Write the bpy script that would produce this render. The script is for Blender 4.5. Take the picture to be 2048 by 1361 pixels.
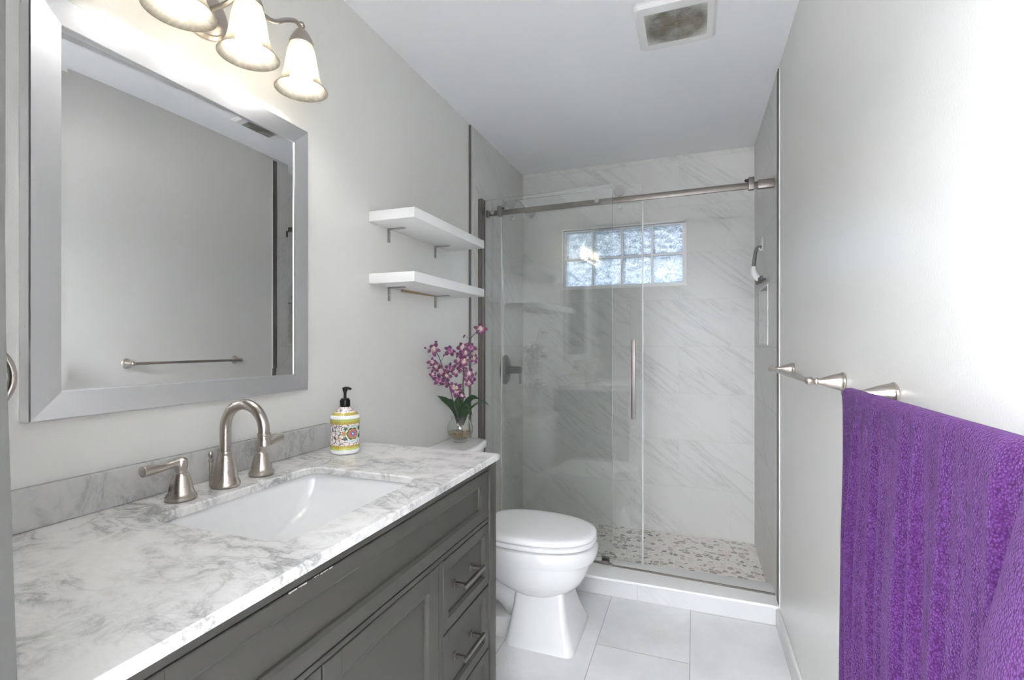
import bpy, bmesh, math, random
from mathutils import Vector, Matrix

for _o in list(bpy.data.objects):
    bpy.data.objects.remove(_o)
S = bpy.context.scene
COL = S.collection
random.seed(11)

# ------------------------------------------------------------------ camera
W, H, YB, YC = 1.506, 2.44, 3.33, 2.408          # room width, ceiling, shower back wall, curb front
cam = bpy.data.cameras.new('camera')
cam.lens = 36.0 * 980.97 / 2048
cam.sensor_width = 36.0
cam.shift_y = 8.16 / 2048
cam.clip_start = 0.02
co = bpy.data.objects.new('camera', cam)
COL.objects.link(co)
co.location = (1.1602, 0.0, 1.2271)
co.rotation_euler = (math.pi / 2, 0, 0.3563)
S.camera = co

# ------------------------------------------------------------------ world, light, exposure
wd = bpy.data.worlds.new('daylight')
S.world = wd
wd.use_nodes = True
bg = wd.node_tree.nodes['Background']
_n = wd.node_tree.nodes
_tc = _n.new('ShaderNodeTexCoord'); _sx = _n.new('ShaderNodeSeparateXYZ'); _rp = _n.new('ShaderNodeValToRGB')
wd.node_tree.links.new(_tc.outputs['Generated'], _sx.inputs[0])
wd.node_tree.links.new(_sx.outputs[2], _rp.inputs[0])
_rp.color_ramp.elements[0].color = (0.86, 0.95, 1.0, 1)
_rp.color_ramp.elements[0].position = 0.05
_rp.color_ramp.elements[1].color = (0.30, 0.50, 0.95, 1)
_rp.color_ramp.elements[1].position = 0.8
wd.node_tree.links.new(_rp.outputs[0], bg.inputs['Color'])
bg.inputs['Strength'].default_value = 1.75

def area(name, loc, rot, sx, sy, power, col):
    l = bpy.data.lights.new(name, 'AREA')
    l.shape = 'RECTANGLE'
    l.size, l.size_y = sx, sy
    l.energy = power
    l.color = col
    o = bpy.data.objects.new(name, l)
    COL.objects.link(o)
    o.location, o.rotation_euler = loc, rot
    return o

area('hall_fill_light', (0.2, -1.6, 1.75), (math.pi, 0, 0), 1.8, 1.8, 305, (0.97, 0.98, 1.0))  # added fill light, unseen behind the camera; evens out the room
BULB = 38.0                                       # strength of the three vanity bulbs
S.view_settings.view_transform = 'Standard'
S.view_settings.look = 'None'
S.view_settings.gamma = 1
S.view_settings.use_curve_mapping = False
S.view_settings.exposure = 1.14
S.cycles.max_bounces = 16
S.cycles.diffuse_bounces = 10
S.cycles.glossy_bounces = 5
S.cycles.transmission_bounces = 8
S.cycles.transparent_max_bounces = 16
S.cycles.sample_clamp_indirect = 6.0
S.cycles.blur_glossy = 0.3

# ------------------------------------------------------------------ object helpers
ORG = {}

def thing(name, label, cat, loc=(0, 0, 0), group=None):
    o = bpy.data.objects.new(name, None)
    o.empty_display_size = 0.05
    COL.objects.link(o)
    o.location = loc
    o['label'], o['category'] = label, cat
    if group:
        o['group'] = group
    ORG[o] = Vector(loc)
    return o

def sharp(bm, deg=35):
    c = math.radians(deg)
    for f in bm.faces:
        f.smooth = True
    for e in bm.edges:
        if len(e.link_faces) == 2:
            e.smooth = e.calc_face_angle(0) < c
        else:
            e.smooth = True

def obj(name, bm, m, parent=None, org=None, deg=35, recalc=True):
    """one mesh object; coordinates in bm are world coordinates"""
    if recalc:
        bmesh.ops.recalc_face_normals(bm, faces=bm.faces[:])
    sharp(bm, deg)
    if parent is not None:
        org = ORG[parent]
    org = Vector(org) if org is not None else Vector((0, 0, 0))
    if org.length > 0:
        bmesh.ops.translate(bm, verts=bm.verts[:], vec=-org)
    me = bpy.data.meshes.new(name)
    bm.to_mesh(me)
    bm.free()
    for mm in (m if isinstance(m, (list, tuple)) else [m]):
        me.materials.append(mm)
    o = bpy.data.objects.new(name, me)
    COL.objects.link(o)
    if parent is not None:
        o.parent = parent
        ORG[o] = org
    else:
        o.location = org
        ORG[o] = org
    return o

def tag(o, label, cat, group=None):
    o['label'], o['category'] = label, cat
    if group:
        o['group'] = group
    return o

def struct(name, bm, m, parent=None, deg=35):
    o = obj(name, bm, m, parent, deg=deg)
    if parent is None:
        o['kind'] = 'structure'
    return o

def NB():
    return bmesh.new()

def box(bm, x0, x1, y0, y1, z0, z1, bev=0.0, seg=2, mi=0):
    r = bmesh.ops.create_cube(bm, size=1.0)
    vs = r['verts']
    for v in vs:
        v.co = Vector((x0 + (v.co.x + .5) * (x1 - x0), y0 + (v.co.y + .5) * (y1 - y0), z0 + (v.co.z + .5) * (z1 - z0)))
    fs = list({f for v in vs for f in v.link_faces})
    for f in fs:
        f.material_index = mi
    if bev > 0:
        es = list({e for v in vs for e in v.link_edges})
        bmesh.ops.bevel(bm, geom=es, offset=bev, segments=seg, profile=0.5, affect='EDGES', material=-1)

def frame_of(d):
    d = Vector(d).normalized()
    a = Vector((0, 0, 1)) if abs(d.z) < 0.9 else Vector((1, 0, 0))
    u = d.cross(a).normalized()
    return u, d.cross(u).normalized(), d

def loft(bm, rings, cap0=True, cap1=True, closed=True, mi=0):
    """rings: lists of points, equal length; joined in order"""
    R = [[bm.verts.new(p) for p in r] for r in rings]
    n = len(R[0])
    for a, b in zip(R, R[1:]):
        for i in range(n if closed else n - 1):
            j = (i + 1) % n
            f = bm.faces.new((a[i], a[j], b[j], b[i]))
            f.material_index = mi
    if cap0:
        bm.faces.new(R[0][::-1]).material_index = mi
    if cap1:
        bm.faces.new(R[-1]).material_index = mi
    return R

def lathe(bm, prof, o, d=(0, 0, 1), n=32, cap0=True, cap1=True, mi=0):
    """prof: [(r, t)] along direction d from o"""
    u, v, w = frame_of(d)
    o = Vector(o)
    rings = []
    for r, t in prof:
        r = max(r, 1e-5)
        rings.append([o + w * t + (u * math.cos(2 * math.pi * k / n) + v * math.sin(2 * math.pi * k / n)) * r for k in range(n)])
    return loft(bm, rings, cap0, cap1, mi=mi)

def catmull(pts, k=8):
    P = [Vector(p) for p in pts]
    P = [P[0] * 2 - P[1]] + P + [P[-1] * 2 - P[-2]]
    out = []
    for i in range(1, len(P) - 2):
        for s in range(k):
            t = s / k
            a, b, c, d = P[i - 1], P[i], P[i + 1], P[i + 2]
            out.append(0.5 * ((2 * b) + (c - a) * t + (2 * a - 5 * b + 4 * c - d) * t * t + (3 * b - a - 3 * c + d) * t ** 3))
    out.append(P[-2])
    return out

def tube(bm, pts, rad, n=16, smooth=0, cap=True, flat=None, mi=0):
    """tube through pts; rad a number or list (interpolated); flat=(su,sv) squashes the section"""
    if smooth:
        pts = catmull(pts, smooth)
    pts = [Vector(p) for p in pts]
    m = len(pts)
    if not isinstance(rad, (list, tuple)):
        rad = [rad]
    def rr(i):
        if len(rad) == 1:
            return rad[0]
        x = i / (m - 1) * (len(rad) - 1)
        k = min(int(x), len(rad) - 2)
        return rad[k] + (rad[k + 1] - rad[k]) * (x - k)
    rings = []
    u = None
    for i, p in enumerate(pts):
        d = (pts[min(i + 1, m - 1)] - pts[max(i - 1, 0)]).normalized()
        if u is None:
            u = frame_of(d)[0]
        u = (u - d * u.dot(d)).normalized()
        v = d.cross(u)
        r = rr(i)
        su, sv = flat or (1, 1)
        rings.append([p + (u * math.cos(2 * math.pi * k / n) * su + v * math.sin(2 * math.pi * k / n) * sv) * r for k in range(n)])
    loft(bm, rings, cap, cap, mi=mi)

def prism(bm, poly, axis, a, b, bev=0.0, mi=0):
    """poly: 2D points; axis 0/1/2 is the extrusion axis from a to b"""
    def mk(p, t):
        q = list(p)
        q.insert(axis, t)
        return q
    before = set(bm.verts)
    loft(bm, [[mk(p, a) for p in poly], [mk(p, b) for p in poly]], mi=mi)
    if bev > 0:
        vs = [v for v in bm.verts if v not in before]
        es = list({e for v in vs for e in v.link_edges})
        bmesh.ops.bevel(bm, geom=es, offset=bev, segments=2, profile=0.5, affect='EDGES', material=-1)

def sphere(bm, c, r, n=16, sc=(1, 1, 1), mi=0):
    q = bmesh.ops.create_uvsphere(bm, u_segments=n * 2, v_segments=n, radius=r)
    for v in q['verts']:
        v.co = Vector((v.co.x * sc[0], v.co.y * sc[1], v.co.z * sc[2])) + Vector(c)
        for f in v.link_faces:
            f.material_index = mi

def uv_by(bm, fn):
    """writes UVs in metres from world position and face normal"""
    L = bm.loops.layers.uv.verify()
    bm.normal_update()
    for f in bm.faces:
        for l in f.loops:
            l[L].uv = fn(l.vert.co, f.normal)

# ------------------------------------------------------------------ material helpers
class NT:
    def __init__(s, name):
        s.m = bpy.data.materials.new(name)
        s.m.use_nodes = True
        s.t = s.m.node_tree
        s.b = s.t.nodes['Principled BSDF']
        s.out = s.t.nodes['Material Output']
    def n(s, kind, **kw):
        nd = s.t.nodes.new(kind)
        for k, v in kw.items():
            if hasattr(nd, k):
                setattr(nd, k, v)
            else:
                nd.inputs[k].default_value = v
        return nd
    def l(s, a, b):
        s.t.links.new(a, b)
    def set(s, **kw):
        for k, v in kw.items():
            k = k.replace('_', ' ')
            if isinstance(v, bpy.types.NodeSocket):
                s.l(v, s.b.inputs[k])
            else:
                if k == 'Base Color' and len(v) == 3:
                    v = (*v, 1)
                s.b.inputs[k].default_value = v
        return s
    def val(s, nd, i):
        return nd
    def math(s, op, a, b=0.0, clamp=False):
        nd = s.n('ShaderNodeMath', operation=op)
        nd.use_clamp = clamp
        for i, x in enumerate((a, b)):
            if isinstance(x, bpy.types.NodeSocket):
                s.l(x, nd.inputs[i])
            else:
                nd.inputs[i].default_value = x
        return nd.outputs[0]
    def ramp(s, x, stops, interp='LINEAR'):
        nd = s.n('ShaderNodeValToRGB')
        nd.color_ramp.interpolation = interp
        e = nd.color_ramp.elements
        while len(e) < len(stops):
            e.new(0.5)
        for q, (p, c) in zip(e, stops):
            q.position = p
            q.color = (*c, 1) if len(c) == 3 else c
        s.l(x, nd.inputs[0])
        return nd.outputs[0]
    def mix(s, f, a, b, mode='MIX'):
        nd = s.n('ShaderNodeMix', data_type='RGBA', blend_type=mode)
        for i, x in ((0, f), (6, a), (7, b)):
            if isinstance(x, bpy.types.NodeSocket):
                s.l(x, nd.inputs[i])
            else:
                nd.inputs[i].default_value = x if i == 0 else ((*x, 1) if len(x) == 3 else x)
        return nd.outputs[2]
    def coord(s, kind='Object', scale=(1, 1, 1), rot=(0, 0, 0), loc=(0, 0, 0)):
        c = s.n('ShaderNodeTexCoord')
        mp = s.n('ShaderNodeMapping')
        mp.inputs['Scale'].default_value = scale
        mp.inputs['Rotation'].default_value = rot
        mp.inputs['Location'].default_value = loc
        s.l(c.outputs[kind], mp.inputs[0])
        return mp.outputs[0]
    def noise(s, vec, scale, detail=4, rough=0.5, dist=0.0, dim='3D', w=None):
        nd = s.n('ShaderNodeTexNoise', noise_dimensions=dim)
        nd.inputs['Scale'].default_value = scale
        nd.inputs['Detail'].default_value = detail
        nd.inputs['Roughness'].default_value = rough
        nd.inputs['Distortion'].default_value = dist
        s.l(vec, nd.inputs['Vector'])
        if w is not None:
            s.l(w, nd.inputs['W'])
        return nd.outputs[0]
    def bump(s, h, strength=0.2, dist=0.01):
        nd = s.n('ShaderNodeBump')
        nd.inputs['Strength'].default_value = strength
        nd.inputs['Distance'].default_value = dist
        s.l(h, nd.inputs['Height'])
        s.l(nd.outputs[0], s.b.inputs['Normal'])
        return nd.outputs[0]

def simple(name, col, rough=0.5, metal=0.0, spec=0.5, coat=0.0):
    t = NT(name)
    t.set(Base_Color=col, Roughness=rough, Metallic=metal, Specular_IOR_Level=spec, Coat_Weight=coat)
    return t.m

def paint(name, col, rough, bump=0.12, scale=260):
    t = NT(name)
    v = t.coord()
    t.set(Base_Color=col, Roughness=rough, Specular_IOR_Level=0.5)
    t.bump(t.noise(v, scale, 3, 0.55), bump, 0.002)
    return t.m

def metal(name, col, rough, stretch=(1, 1, 60), bump=0.05, aniso=0.0):
    t = NT(name)
    v = t.coord(scale=stretch)
    n = t.noise(v, 40, 3, 0.6)
    t.set(Base_Color=col, Metallic=1.0)
    t.l(t.math('MULTIPLY_ADD', n, 0.16), t.b.inputs['Roughness'])
    t.b.inputs['Roughness'].links[0].from_node.inputs[2].default_value = rough - 0.08
    if bump:
        t.bump(n, bump, 0.0006)
    return t.m

def tile_mat(name, bw, bh, off_u, off_v, base, vein, mort, rough=0.18, vein_amt=1.0, ang=40, grout=0.0016, swap=False, cloud=0.0):
    """large marble tiles laid in running bond; UVs are metres"""
    t = NT(name)
    c = t.n('ShaderNodeTexCoord')
    mp = t.n('ShaderNodeMapping')
    mp.inputs['Location'].default_value = (off_u, off_v, 0)
    t.l(c.outputs['UV'], mp.inputs[0])
    br = t.n('ShaderNodeTexBrick')
    br.offset, br.offset_frequency, br.squash, br.squash_frequency = 0.5, 2, 1.0, 2
    for k, v in (('Scale', 1.0), ('Mortar Size', grout), ('Mortar Smooth', 0.0), ('Bias', 0.0), ('Brick Width', bw), ('Row Height', bh)):
        br.inputs[k].default_value = v
    br.inputs['Color1'].default_value = (0, 0, 0, 1)
    br.inputs['Color2'].default_value = (1, 1, 1, 1)
    br.inputs['Mortar'].default_value = (0.5, 0.5, 0.5, 1)
    t.l(mp.outputs[0], br.inputs['Vector'])
    rnd = t.n('ShaderNodeSeparateColor')
    t.l(br.outputs['Color'], rnd.inputs[0])
    w = t.math('MULTIPLY', rnd.outputs[0], 37.0)
    rot = t.n('ShaderNodeMapping')
    rot.inputs['Rotation'].default_value = (0, 0, math.radians(ang))
    t.l(c.outputs['UV'], rot.inputs[0])
    st = t.n('ShaderNodeMapping')
    st.inputs['Scale'].default_value = (0.55, 6.0, 1)
    t.l(rot.outputs[0], st.inputs[0])
    n1 = t.noise(st.outputs[0], 3.0, 5, 0.62, 0.35, '4D', w)
    lines = t.ramp(n1, [(0.44, (0, 0, 0)), (0.495, (0.35, 0.35, 0.35)), (0.505, (1, 1, 1)), (0.53, (0.25, 0.25, 0.25)), (0.60, (0, 0, 0))])
    n2 = t.noise(st.outputs[0], 0.9, 3, 0.5, 0.2, '4D', w)
    mask = t.ramp(n2, [(0.42, (0, 0, 0)), (0.62, (1, 1, 1))])
    a = t.math('MULTIPLY', t.math('MULTIPLY', lines, mask), vein_amt, True)
    n3 = t.noise(rot.outputs[0], 3.5, 4, 0.6, 0.5, '4D', w)
    b2 = t.mix(t.math('MULTIPLY', t.ramp(n3, [(0.4, (0, 0, 0)), (0.7, (1, 1, 1))]), cloud), base, vein)
    col = t.mix(a, b2, vein)
    fac = br.outputs['Fac']
    col = t.mix(fac, col, mort)
    t.set(Base_Color=col, Roughness=rough, Specular_IOR_Level=0.5)
    t.l(t.math('MULTIPLY_ADD', fac, 0.4), t.b.inputs['Roughness'])
    t.b.inputs['Roughness'].links[0].from_node.inputs[2].default_value = rough
    t.bump(t.math('SUBTRACT', 1.0, fac), 0.25, 0.001)
    return t.m

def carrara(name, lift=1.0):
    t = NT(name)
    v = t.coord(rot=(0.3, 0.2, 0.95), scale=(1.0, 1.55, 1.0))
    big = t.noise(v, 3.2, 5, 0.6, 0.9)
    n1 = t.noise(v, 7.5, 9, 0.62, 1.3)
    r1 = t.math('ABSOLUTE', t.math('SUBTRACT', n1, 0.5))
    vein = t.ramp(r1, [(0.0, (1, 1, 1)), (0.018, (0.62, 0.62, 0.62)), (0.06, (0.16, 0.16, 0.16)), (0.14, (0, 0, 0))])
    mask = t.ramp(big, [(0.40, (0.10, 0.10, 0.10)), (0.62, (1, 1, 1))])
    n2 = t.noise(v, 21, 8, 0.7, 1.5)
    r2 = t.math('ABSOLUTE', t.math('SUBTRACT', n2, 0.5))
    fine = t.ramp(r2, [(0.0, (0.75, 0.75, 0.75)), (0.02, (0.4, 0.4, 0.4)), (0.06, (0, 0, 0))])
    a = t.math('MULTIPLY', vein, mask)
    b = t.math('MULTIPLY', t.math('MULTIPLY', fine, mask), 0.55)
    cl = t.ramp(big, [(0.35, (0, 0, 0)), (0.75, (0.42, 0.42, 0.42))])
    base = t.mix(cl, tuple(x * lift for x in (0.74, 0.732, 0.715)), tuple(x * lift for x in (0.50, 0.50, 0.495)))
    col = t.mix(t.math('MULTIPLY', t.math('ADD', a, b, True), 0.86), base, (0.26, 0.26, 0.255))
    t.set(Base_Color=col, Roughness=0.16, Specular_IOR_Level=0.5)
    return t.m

def shard_mat(name):
    """broken-stone mosaic set in pale grout"""
    t = NT(name)
    v = t.coord('UV')
    warp = t.noise(v, 30, 2, 0.5)
    vo = t.n('ShaderNodeTexVoronoi', feature='F1', distance='EUCLIDEAN')
    vo.inputs['Scale'].default_value = 31
    vo.inputs['Randomness'].default_value = 1.0
    t.l(v, vo.inputs['Vector'])
    ve = t.n('ShaderNodeTexVoronoi', feature='DISTANCE_TO_EDGE')
    ve.inputs['Scale'].default_value = 31
    t.l(v, ve.inputs['Vector'])
    sc = t.n('ShaderNodeSeparateColor')
    t.l(vo.outputs['Color'], sc.inputs[0])
    cell = t.ramp(sc.outputs[0], [(0.0, (0.86, 0.82, 0.77)), (0.30, (0.80, 0.71, 0.64)), (0.52, (0.88, 0.85, 0.80)), (0.60, (0.42, 0.36, 0.31)), (0.76, (0.25, 0.215, 0.19)), (0.90, (0.52, 0.46, 0.41))], 'CONSTANT')
    mott = t.noise(v, 60, 4, 0.6)
    cell = t.mix(t.math('MULTIPLY', mott, 0.22), cell, (0.55, 0.5, 0.44))
    edge = t.ramp(ve.outputs[0], [(0.055, (1, 1, 1)), (0.085, (0, 0, 0))])
    col = t.mix(edge, cell, (0.88, 0.855, 0.81))
    t.set(Base_Color=col, Roughness=0.32)
    t.bump(t.math('SUBTRACT', 1.0, edge), 0.3, 0.002)
    return t.m

def pane_mat(name, tint, gain=1.0):
    """clear sheet glass: straight-through tint plus mirror reflection rising at grazing angles"""
    t = NT(name)
    t.t.nodes.remove(t.b)
    lw = t.n('ShaderNodeLayerWeight')
    lw.inputs['Blend'].default_value = 0.5
    f = t.math('MULTIPLY_ADD', t.math('POWER', lw.outputs['Facing'], 5.0), 0.95)
    f.node.inputs[2].default_value = 0.045
    f = t.math('MULTIPLY', f, gain, True)
    tr = t.n('ShaderNodeBsdfTransparent')
    tr.inputs['Color'].default_value = (*tint, 1)
    gl = t.n('ShaderNodeBsdfGlossy')
    gl.inputs['Roughness'].default_value = 0.0
    mx = t.n('ShaderNodeMixShader')
    t.l(f, mx.inputs[0])
    t.l(tr.outputs[0], mx.inputs[1])
    t.l(gl.outputs[0], mx.inputs[2])
    t.l(mx.outputs[0], t.out.inputs['Surface'])
    return t.m

M = {}
M['wall'] = paint('greige_wall_paint', (0.70, 0.692, 0.662), 0.25, 0.22, 210)
M['ceiling'] = paint('white_ceiling_paint', (0.86, 0.87, 0.89), 0.6, 0.05, 200)
M['jamb_dimmed'] = simple('dimmed_jamb_grey', (0.075, 0.075, 0.070), 0.9, 0, 0.0)  # base darkened to offset the strong hall light on the jamb
M['trim'] = simple('white_trim_paint', (0.80, 0.80, 0.79), 0.35)
M['walltile'] = tile_mat('marble_wall_tile', 0.61, 0.30, 0.154, -0.012, (0.60, 0.593, 0.57), (0.345, 0.345, 0.34), (0.545, 0.54, 0.525), 0.3, 0.58, 38)
M['floortile'] = tile_mat('marble_floor_tile', 0.80, 0.36, 0.0, -0.063, (0.80, 0.80, 0.805), (0.58, 0.58, 0.58), (0.40, 0.40, 0.395), 0.2, 0.22, 25, 0.0018, cloud=0.55)
M['curbtile'] = tile_mat('marble_curb_tile', 0.61, 0.30, 0.012, 0.1, (0.58, 0.58, 0.585), (0.44, 0.44, 0.44), (0.40, 0.40, 0.40), 0.16, 0.5, 38)
M['shards'] = shard_mat('stone_shard_mosaic')
M['carrara'] = carrara('carrara_marble')
M['carrara_shaded'] = carrara('carrara_marble_shaded', 0.66)  # same marble, with the backsplash's shade put into a darker base
M['porcelain'] = simple('white_porcelain', (0.74, 0.74, 0.74), 0.06, 0, 0.5, 0.3)
M['seat'] = simple('white_seat_plastic', (0.84, 0.84, 0.84), 0.12)
M['nickel'] = metal('brushed_nickel', (0.46, 0.415, 0.37), 0.30, (1, 1, 60), 0.0)
M['nickel_bar'] = metal('brushed_nickel_bar', (0.215, 0.193, 0.176), 0.42, (60, 1, 1), 0.0)
M['nickel_dark'] = simple('dark_taupe_metal_trim', (0.135, 0.118, 0.104), 0.5, 0.25)
M['chrome'] = simple('chrome', (0.62, 0.62, 0.62), 0.08, 1.0)
M['gunmetal'] = simple('grey_metal', (0.20, 0.205, 0.205), 0.28, 1.0)
M['silver_v'] = metal('brushed_silver_vertical', (0.80, 0.80, 0.82), 0.31, (3, 80, 1.2), 0.025)
M['silver_h'] = metal('brushed_silver_horizontal', (0.80, 0.80, 0.82), 0.31, (3, 1.2, 80), 0.025)
M['mirror'] = simple('mirror_silvering', (0.78, 0.785, 0.785), 0.0, 1.0)
M['cab'] = simple('grey_cabinet_paint', (0.043, 0.041, 0.0335), 0.5)
M['cab_in'] = simple('cabinet_gap_shadow_board', (0.03, 0.03, 0.028), 0.8)
M['chip'] = simple('chipped_paint', (0.50, 0.46, 0.41), 0.8)
M['shelf'] = simple('white_shelf_lacquer', (0.82, 0.82, 0.81), 0.38)
M['cleat'] = simple('raw_pine', (0.42, 0.30, 0.18), 0.7)
M['steel'] = simple('zinc_steel', (0.42, 0.41, 0.40), 0.35, 1.0)
M['black'] = simple('black_plastic', (0.006, 0.0055, 0.005), 0.3, 0, 0.3)
M['rubber'] = simple('black_rubber', (0.02, 0.02, 0.02), 0.6)
M['greyrub'] = simple('grey_rubber', (0.12, 0.12, 0.12), 0.5)
M['plastic'] = simple('white_plastic', (0.78, 0.78, 0.77), 0.4)
M['door_glass'] = pane_mat('green_tinted_shower_glass', (0.987, 0.995, 0.991), 1.6)
M['clear_glass'] = pane_mat('clear_vase_glass', (0.96, 0.965, 0.96), 1.6)
t = NT('glass_edge')
t.set(Base_Color=(0.62, 0.70, 0.67), Roughness=0.12, Transmission_Weight=0.45, IOR=1.3)
M['glass_edge'] = t.m
t = NT('pale_seal')
t.set(Base_Color=(0.80, 0.81, 0.81), Roughness=0.2, Alpha=0.55)
M['seal'] = t.m

t = NT('glass_block')
v = t.coord()
wob = t.noise(v, 34, 3, 0.6, 1.8)
t.t.nodes.remove(t.b)
bp = t.n('ShaderNodeBump')
bp.inputs['Strength'].default_value = 1.0
bp.inputs['Distance'].default_value = 0.035
t.l(wob, bp.inputs['Height'])
gl = t.n('ShaderNodeBsdfGlass')
gl.inputs['Color'].default_value = (0.93, 0.96, 1.0, 1)
gl.inputs['Roughness'].default_value = 0.03
gl.inputs['IOR'].default_value = 1.45
t.l(bp.outputs[0], gl.inputs['Normal'])
t.l(gl.outputs[0], t.out.inputs['Surface'])
M['block'] = t.m

t = NT('bulb_glow')
t.set(Base_Color=(1, 1, 1), Emission_Color=(1, 0.97, 0.925, 1), Emission_Strength=BULB)
M['bulb'] = t.m
M['joint'] = simple('pale_window_joint', (0.88, 0.88, 0.90), 0.3)

t = NT('alabaster_glass')
v = t.coord()
sw = t.ramp(t.noise(v, 22, 6, 0.6, 3.0), [(0.35, (0.19, 0.172, 0.14)), (0.55, (0.235, 0.22, 0.19)), (0.7, (0.29, 0.278, 0.25))])
t.t.nodes.remove(t.b)
tl = t.n('ShaderNodeBsdfTranslucent')
tr = t.n('ShaderNodeBsdfTransparent')
df = t.n('ShaderNodeBsdfDiffuse')
gs = t.n('ShaderNodeBsdfGlossy')
gs.inputs['Roughness'].default_value = 0.12
for q in (tl, df):
    t.l(sw, q.inputs['Color'])
tr.inputs['Color'].default_value = (0.93, 0.90, 0.83, 1)
m1 = t.n('ShaderNodeMixShader')
m1.inputs[0].default_value = 0.5
m2 = t.n('ShaderNodeMixShader')
m2.inputs[0].default_value = 0.28
m3 = t.n('ShaderNodeMixShader')
m3.inputs[0].default_value = 0.05
t.l(tl.outputs[0], m1.inputs[1]); t.l(df.outputs[0], m1.inputs[2])
t.l(m1.outputs[0], m2.inputs[1]); t.l(tr.outputs[0], m2.inputs[2])
t.l(m2.outputs[0], m3.inputs[1]); t.l(gs.outputs[0], m3.inputs[2])
t.l(m3.outputs[0], t.out.inputs['Surface'])
M['alabaster'] = t.m

t = NT('purple_terry')
v = t.coord()
loops = t.n('ShaderNodeTexVoronoi', feature='F1')
loops.inputs['Scale'].default_value = 400
t.l(v, loops.inputs['Vector'])
big = t.noise(v, 90, 3, 0.6)
tint = t.ramp(t.math('ADD', t.math('MULTIPLY', loops.outputs[0], 0.9), t.math('MULTIPLY', big, 0.35)), [(0.25, (0.085, 0.027, 0.128)), (0.62, (0.040, 0.0062, 0.061)), (1.0, (0.022, 0.0026, 0.036))])
t.set(Base_Color=tint, Roughness=0.95, Specular_IOR_Level=0.1, Sheen_Weight=0.10, Sheen_Roughness=0.5, Sheen_Tint=(0.75, 0.5, 0.95, 1))
t.bump(t.math('SUBTRACT', 1.0, t.math('ADD', loops.outputs[0], t.math('MULTIPLY', big, 0.6))), 0.7, 0.003)
M['terry'] = t.m

t = NT('orchid_petal')
uv = t.n('ShaderNodeTexCoord')
sp = t.n('ShaderNodeSeparateXYZ')
t.l(uv.outputs['UV'], sp.inputs[0])
nz = t.noise(t.coord(), 260, 3, 0.6)
x = t.math('ADD', sp.outputs[0], t.math('MULTIPLY', t.math('SUBTRACT', nz, 0.5), 0.9))
col = t.ramp(x, [(0.06, (0.78, 0.70, 0.66)), (0.22, (0.60, 0.40, 0.48)), (0.36, (0.25, 0.055, 0.16)), (0.8, (0.12, 0.028, 0.085)), (1.0, (0.40, 0.24, 0.36))])
t.set(Base_Color=col, Roughness=0.6)
M['petal'] = t.m
M['lip'] = simple('orchid_lip', (0.42, 0.09, 0.30), 0.6)
M['lip_pale'] = simple('orchid_lip_pale', (0.75, 0.66, 0.50), 0.6)
M['stem'] = simple('orchid_stem', (0.095, 0.075, 0.075), 0.6)
M['bud'] = simple('orchid_bud', (0.20, 0.06, 0.13), 0.6)
t = NT('orchid_leaf')
t.set(Base_Color=t.mix(t.noise(t.coord(), 40, 3, 0.5), (0.035, 0.085, 0.035), (0.07, 0.15, 0.06)), Roughness=0.4)
M['leaf'] = t.m
M['water'] = pane_mat('vase_water_resin', (0.88, 0.82, 0.70), 0.6)
t = NT('vase_gravel')
t.set(Base_Color=t.ramp(t.noise(t.coord(), 160, 3, 0.6), [(0.35, (0.16, 0.09, 0.04)), (0.6, (0.48, 0.36, 0.22))]), Roughness=0.7)
M['gravel'] = t.m

# painted majolica soap bottle: bands by height (UV v, metres above the base), vine scrolls between
t = NT('majolica_print')
uv = t.n('ShaderNodeTexCoord')
sp = t.n('ShaderNodeSeparateXYZ')
t.l(uv.outputs['UV'], sp.inputs[0])
U, V = sp.outputs[0], sp.outputs[1]
vv = t.math('DIVIDE', V, 0.15)
white, green, gold, pink = (0.82, 0.82, 0.80), (0.42, 0.50, 0.14), (0.38, 0.27, 0.03), (0.80, 0.72, 0.68)
bands = t.ramp(vv, [(0.0, white), (0.093, green), (0.12, (0.55, 0.50, 0.10)), (0.135, gold), (0.187, pink), (0.62, gold), (0.673, (0.50, 0.50, 0.13)), (0.70, green), (0.727, white), (0.80, gold), (0.84, (0.52, 0.48, 0.14)), (0.853, pink)], 'CONSTANT')
warp = t.n('ShaderNodeVectorMath', operation='ADD')
wn = t.n('ShaderNodeTexNoise')
wn.inputs['Scale'].default_value = 90
t.l(uv.outputs['UV'], wn.inputs['Vector'])
ws = t.n('ShaderNodeVectorMath', operation='SCALE')
ws.inputs[3].default_value = 0.010
t.l(wn.outputs['Color'], ws.inputs[0])
t.l(uv.outputs['UV'], warp.inputs[0]); t.l(ws.outputs[0], warp.inputs[1])
ve = t.n('ShaderNodeTexVoronoi', feature='DISTANCE_TO_EDGE')
ve.inputs['Scale'].default_value = 75
t.l(warp.outputs[0], ve.inputs['Vector'])
vine = t.ramp(ve.outputs[0], [(0.05, (1, 1, 1)), (0.10, (0, 0, 0))])
keep = t.ramp(t.noise(uv.outputs['UV'], 120, 2, 0.5), [(0.44, (0, 0, 0)), (0.50, (1, 1, 1))])
inpink = t.ramp(vv, [(0.0, (0, 0, 0)), (0.187, (1, 1, 1)), (0.62, (0, 0, 0)), (0.87, (1, 1, 1))], 'CONSTANT')
vo = t.n('ShaderNodeTexVoronoi', feature='F1')
vo.inputs['Scale'].default_value = 130
t.l(uv.outputs['UV'], vo.inputs['Vector'])
dots = t.ramp(vo.outputs[0], [(0.20, (1, 1, 1)), (0.28, (0, 0, 0))])
dcol = t.ramp(t.noise(uv.outputs['UV'], 70, 1, 0.5), [(0.35, (0.10, 0.15, 0.07)), (0.5, (0.05, 0.04, 0.16)), (0.6, (0.35, 0.22, 0.03))])
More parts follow.
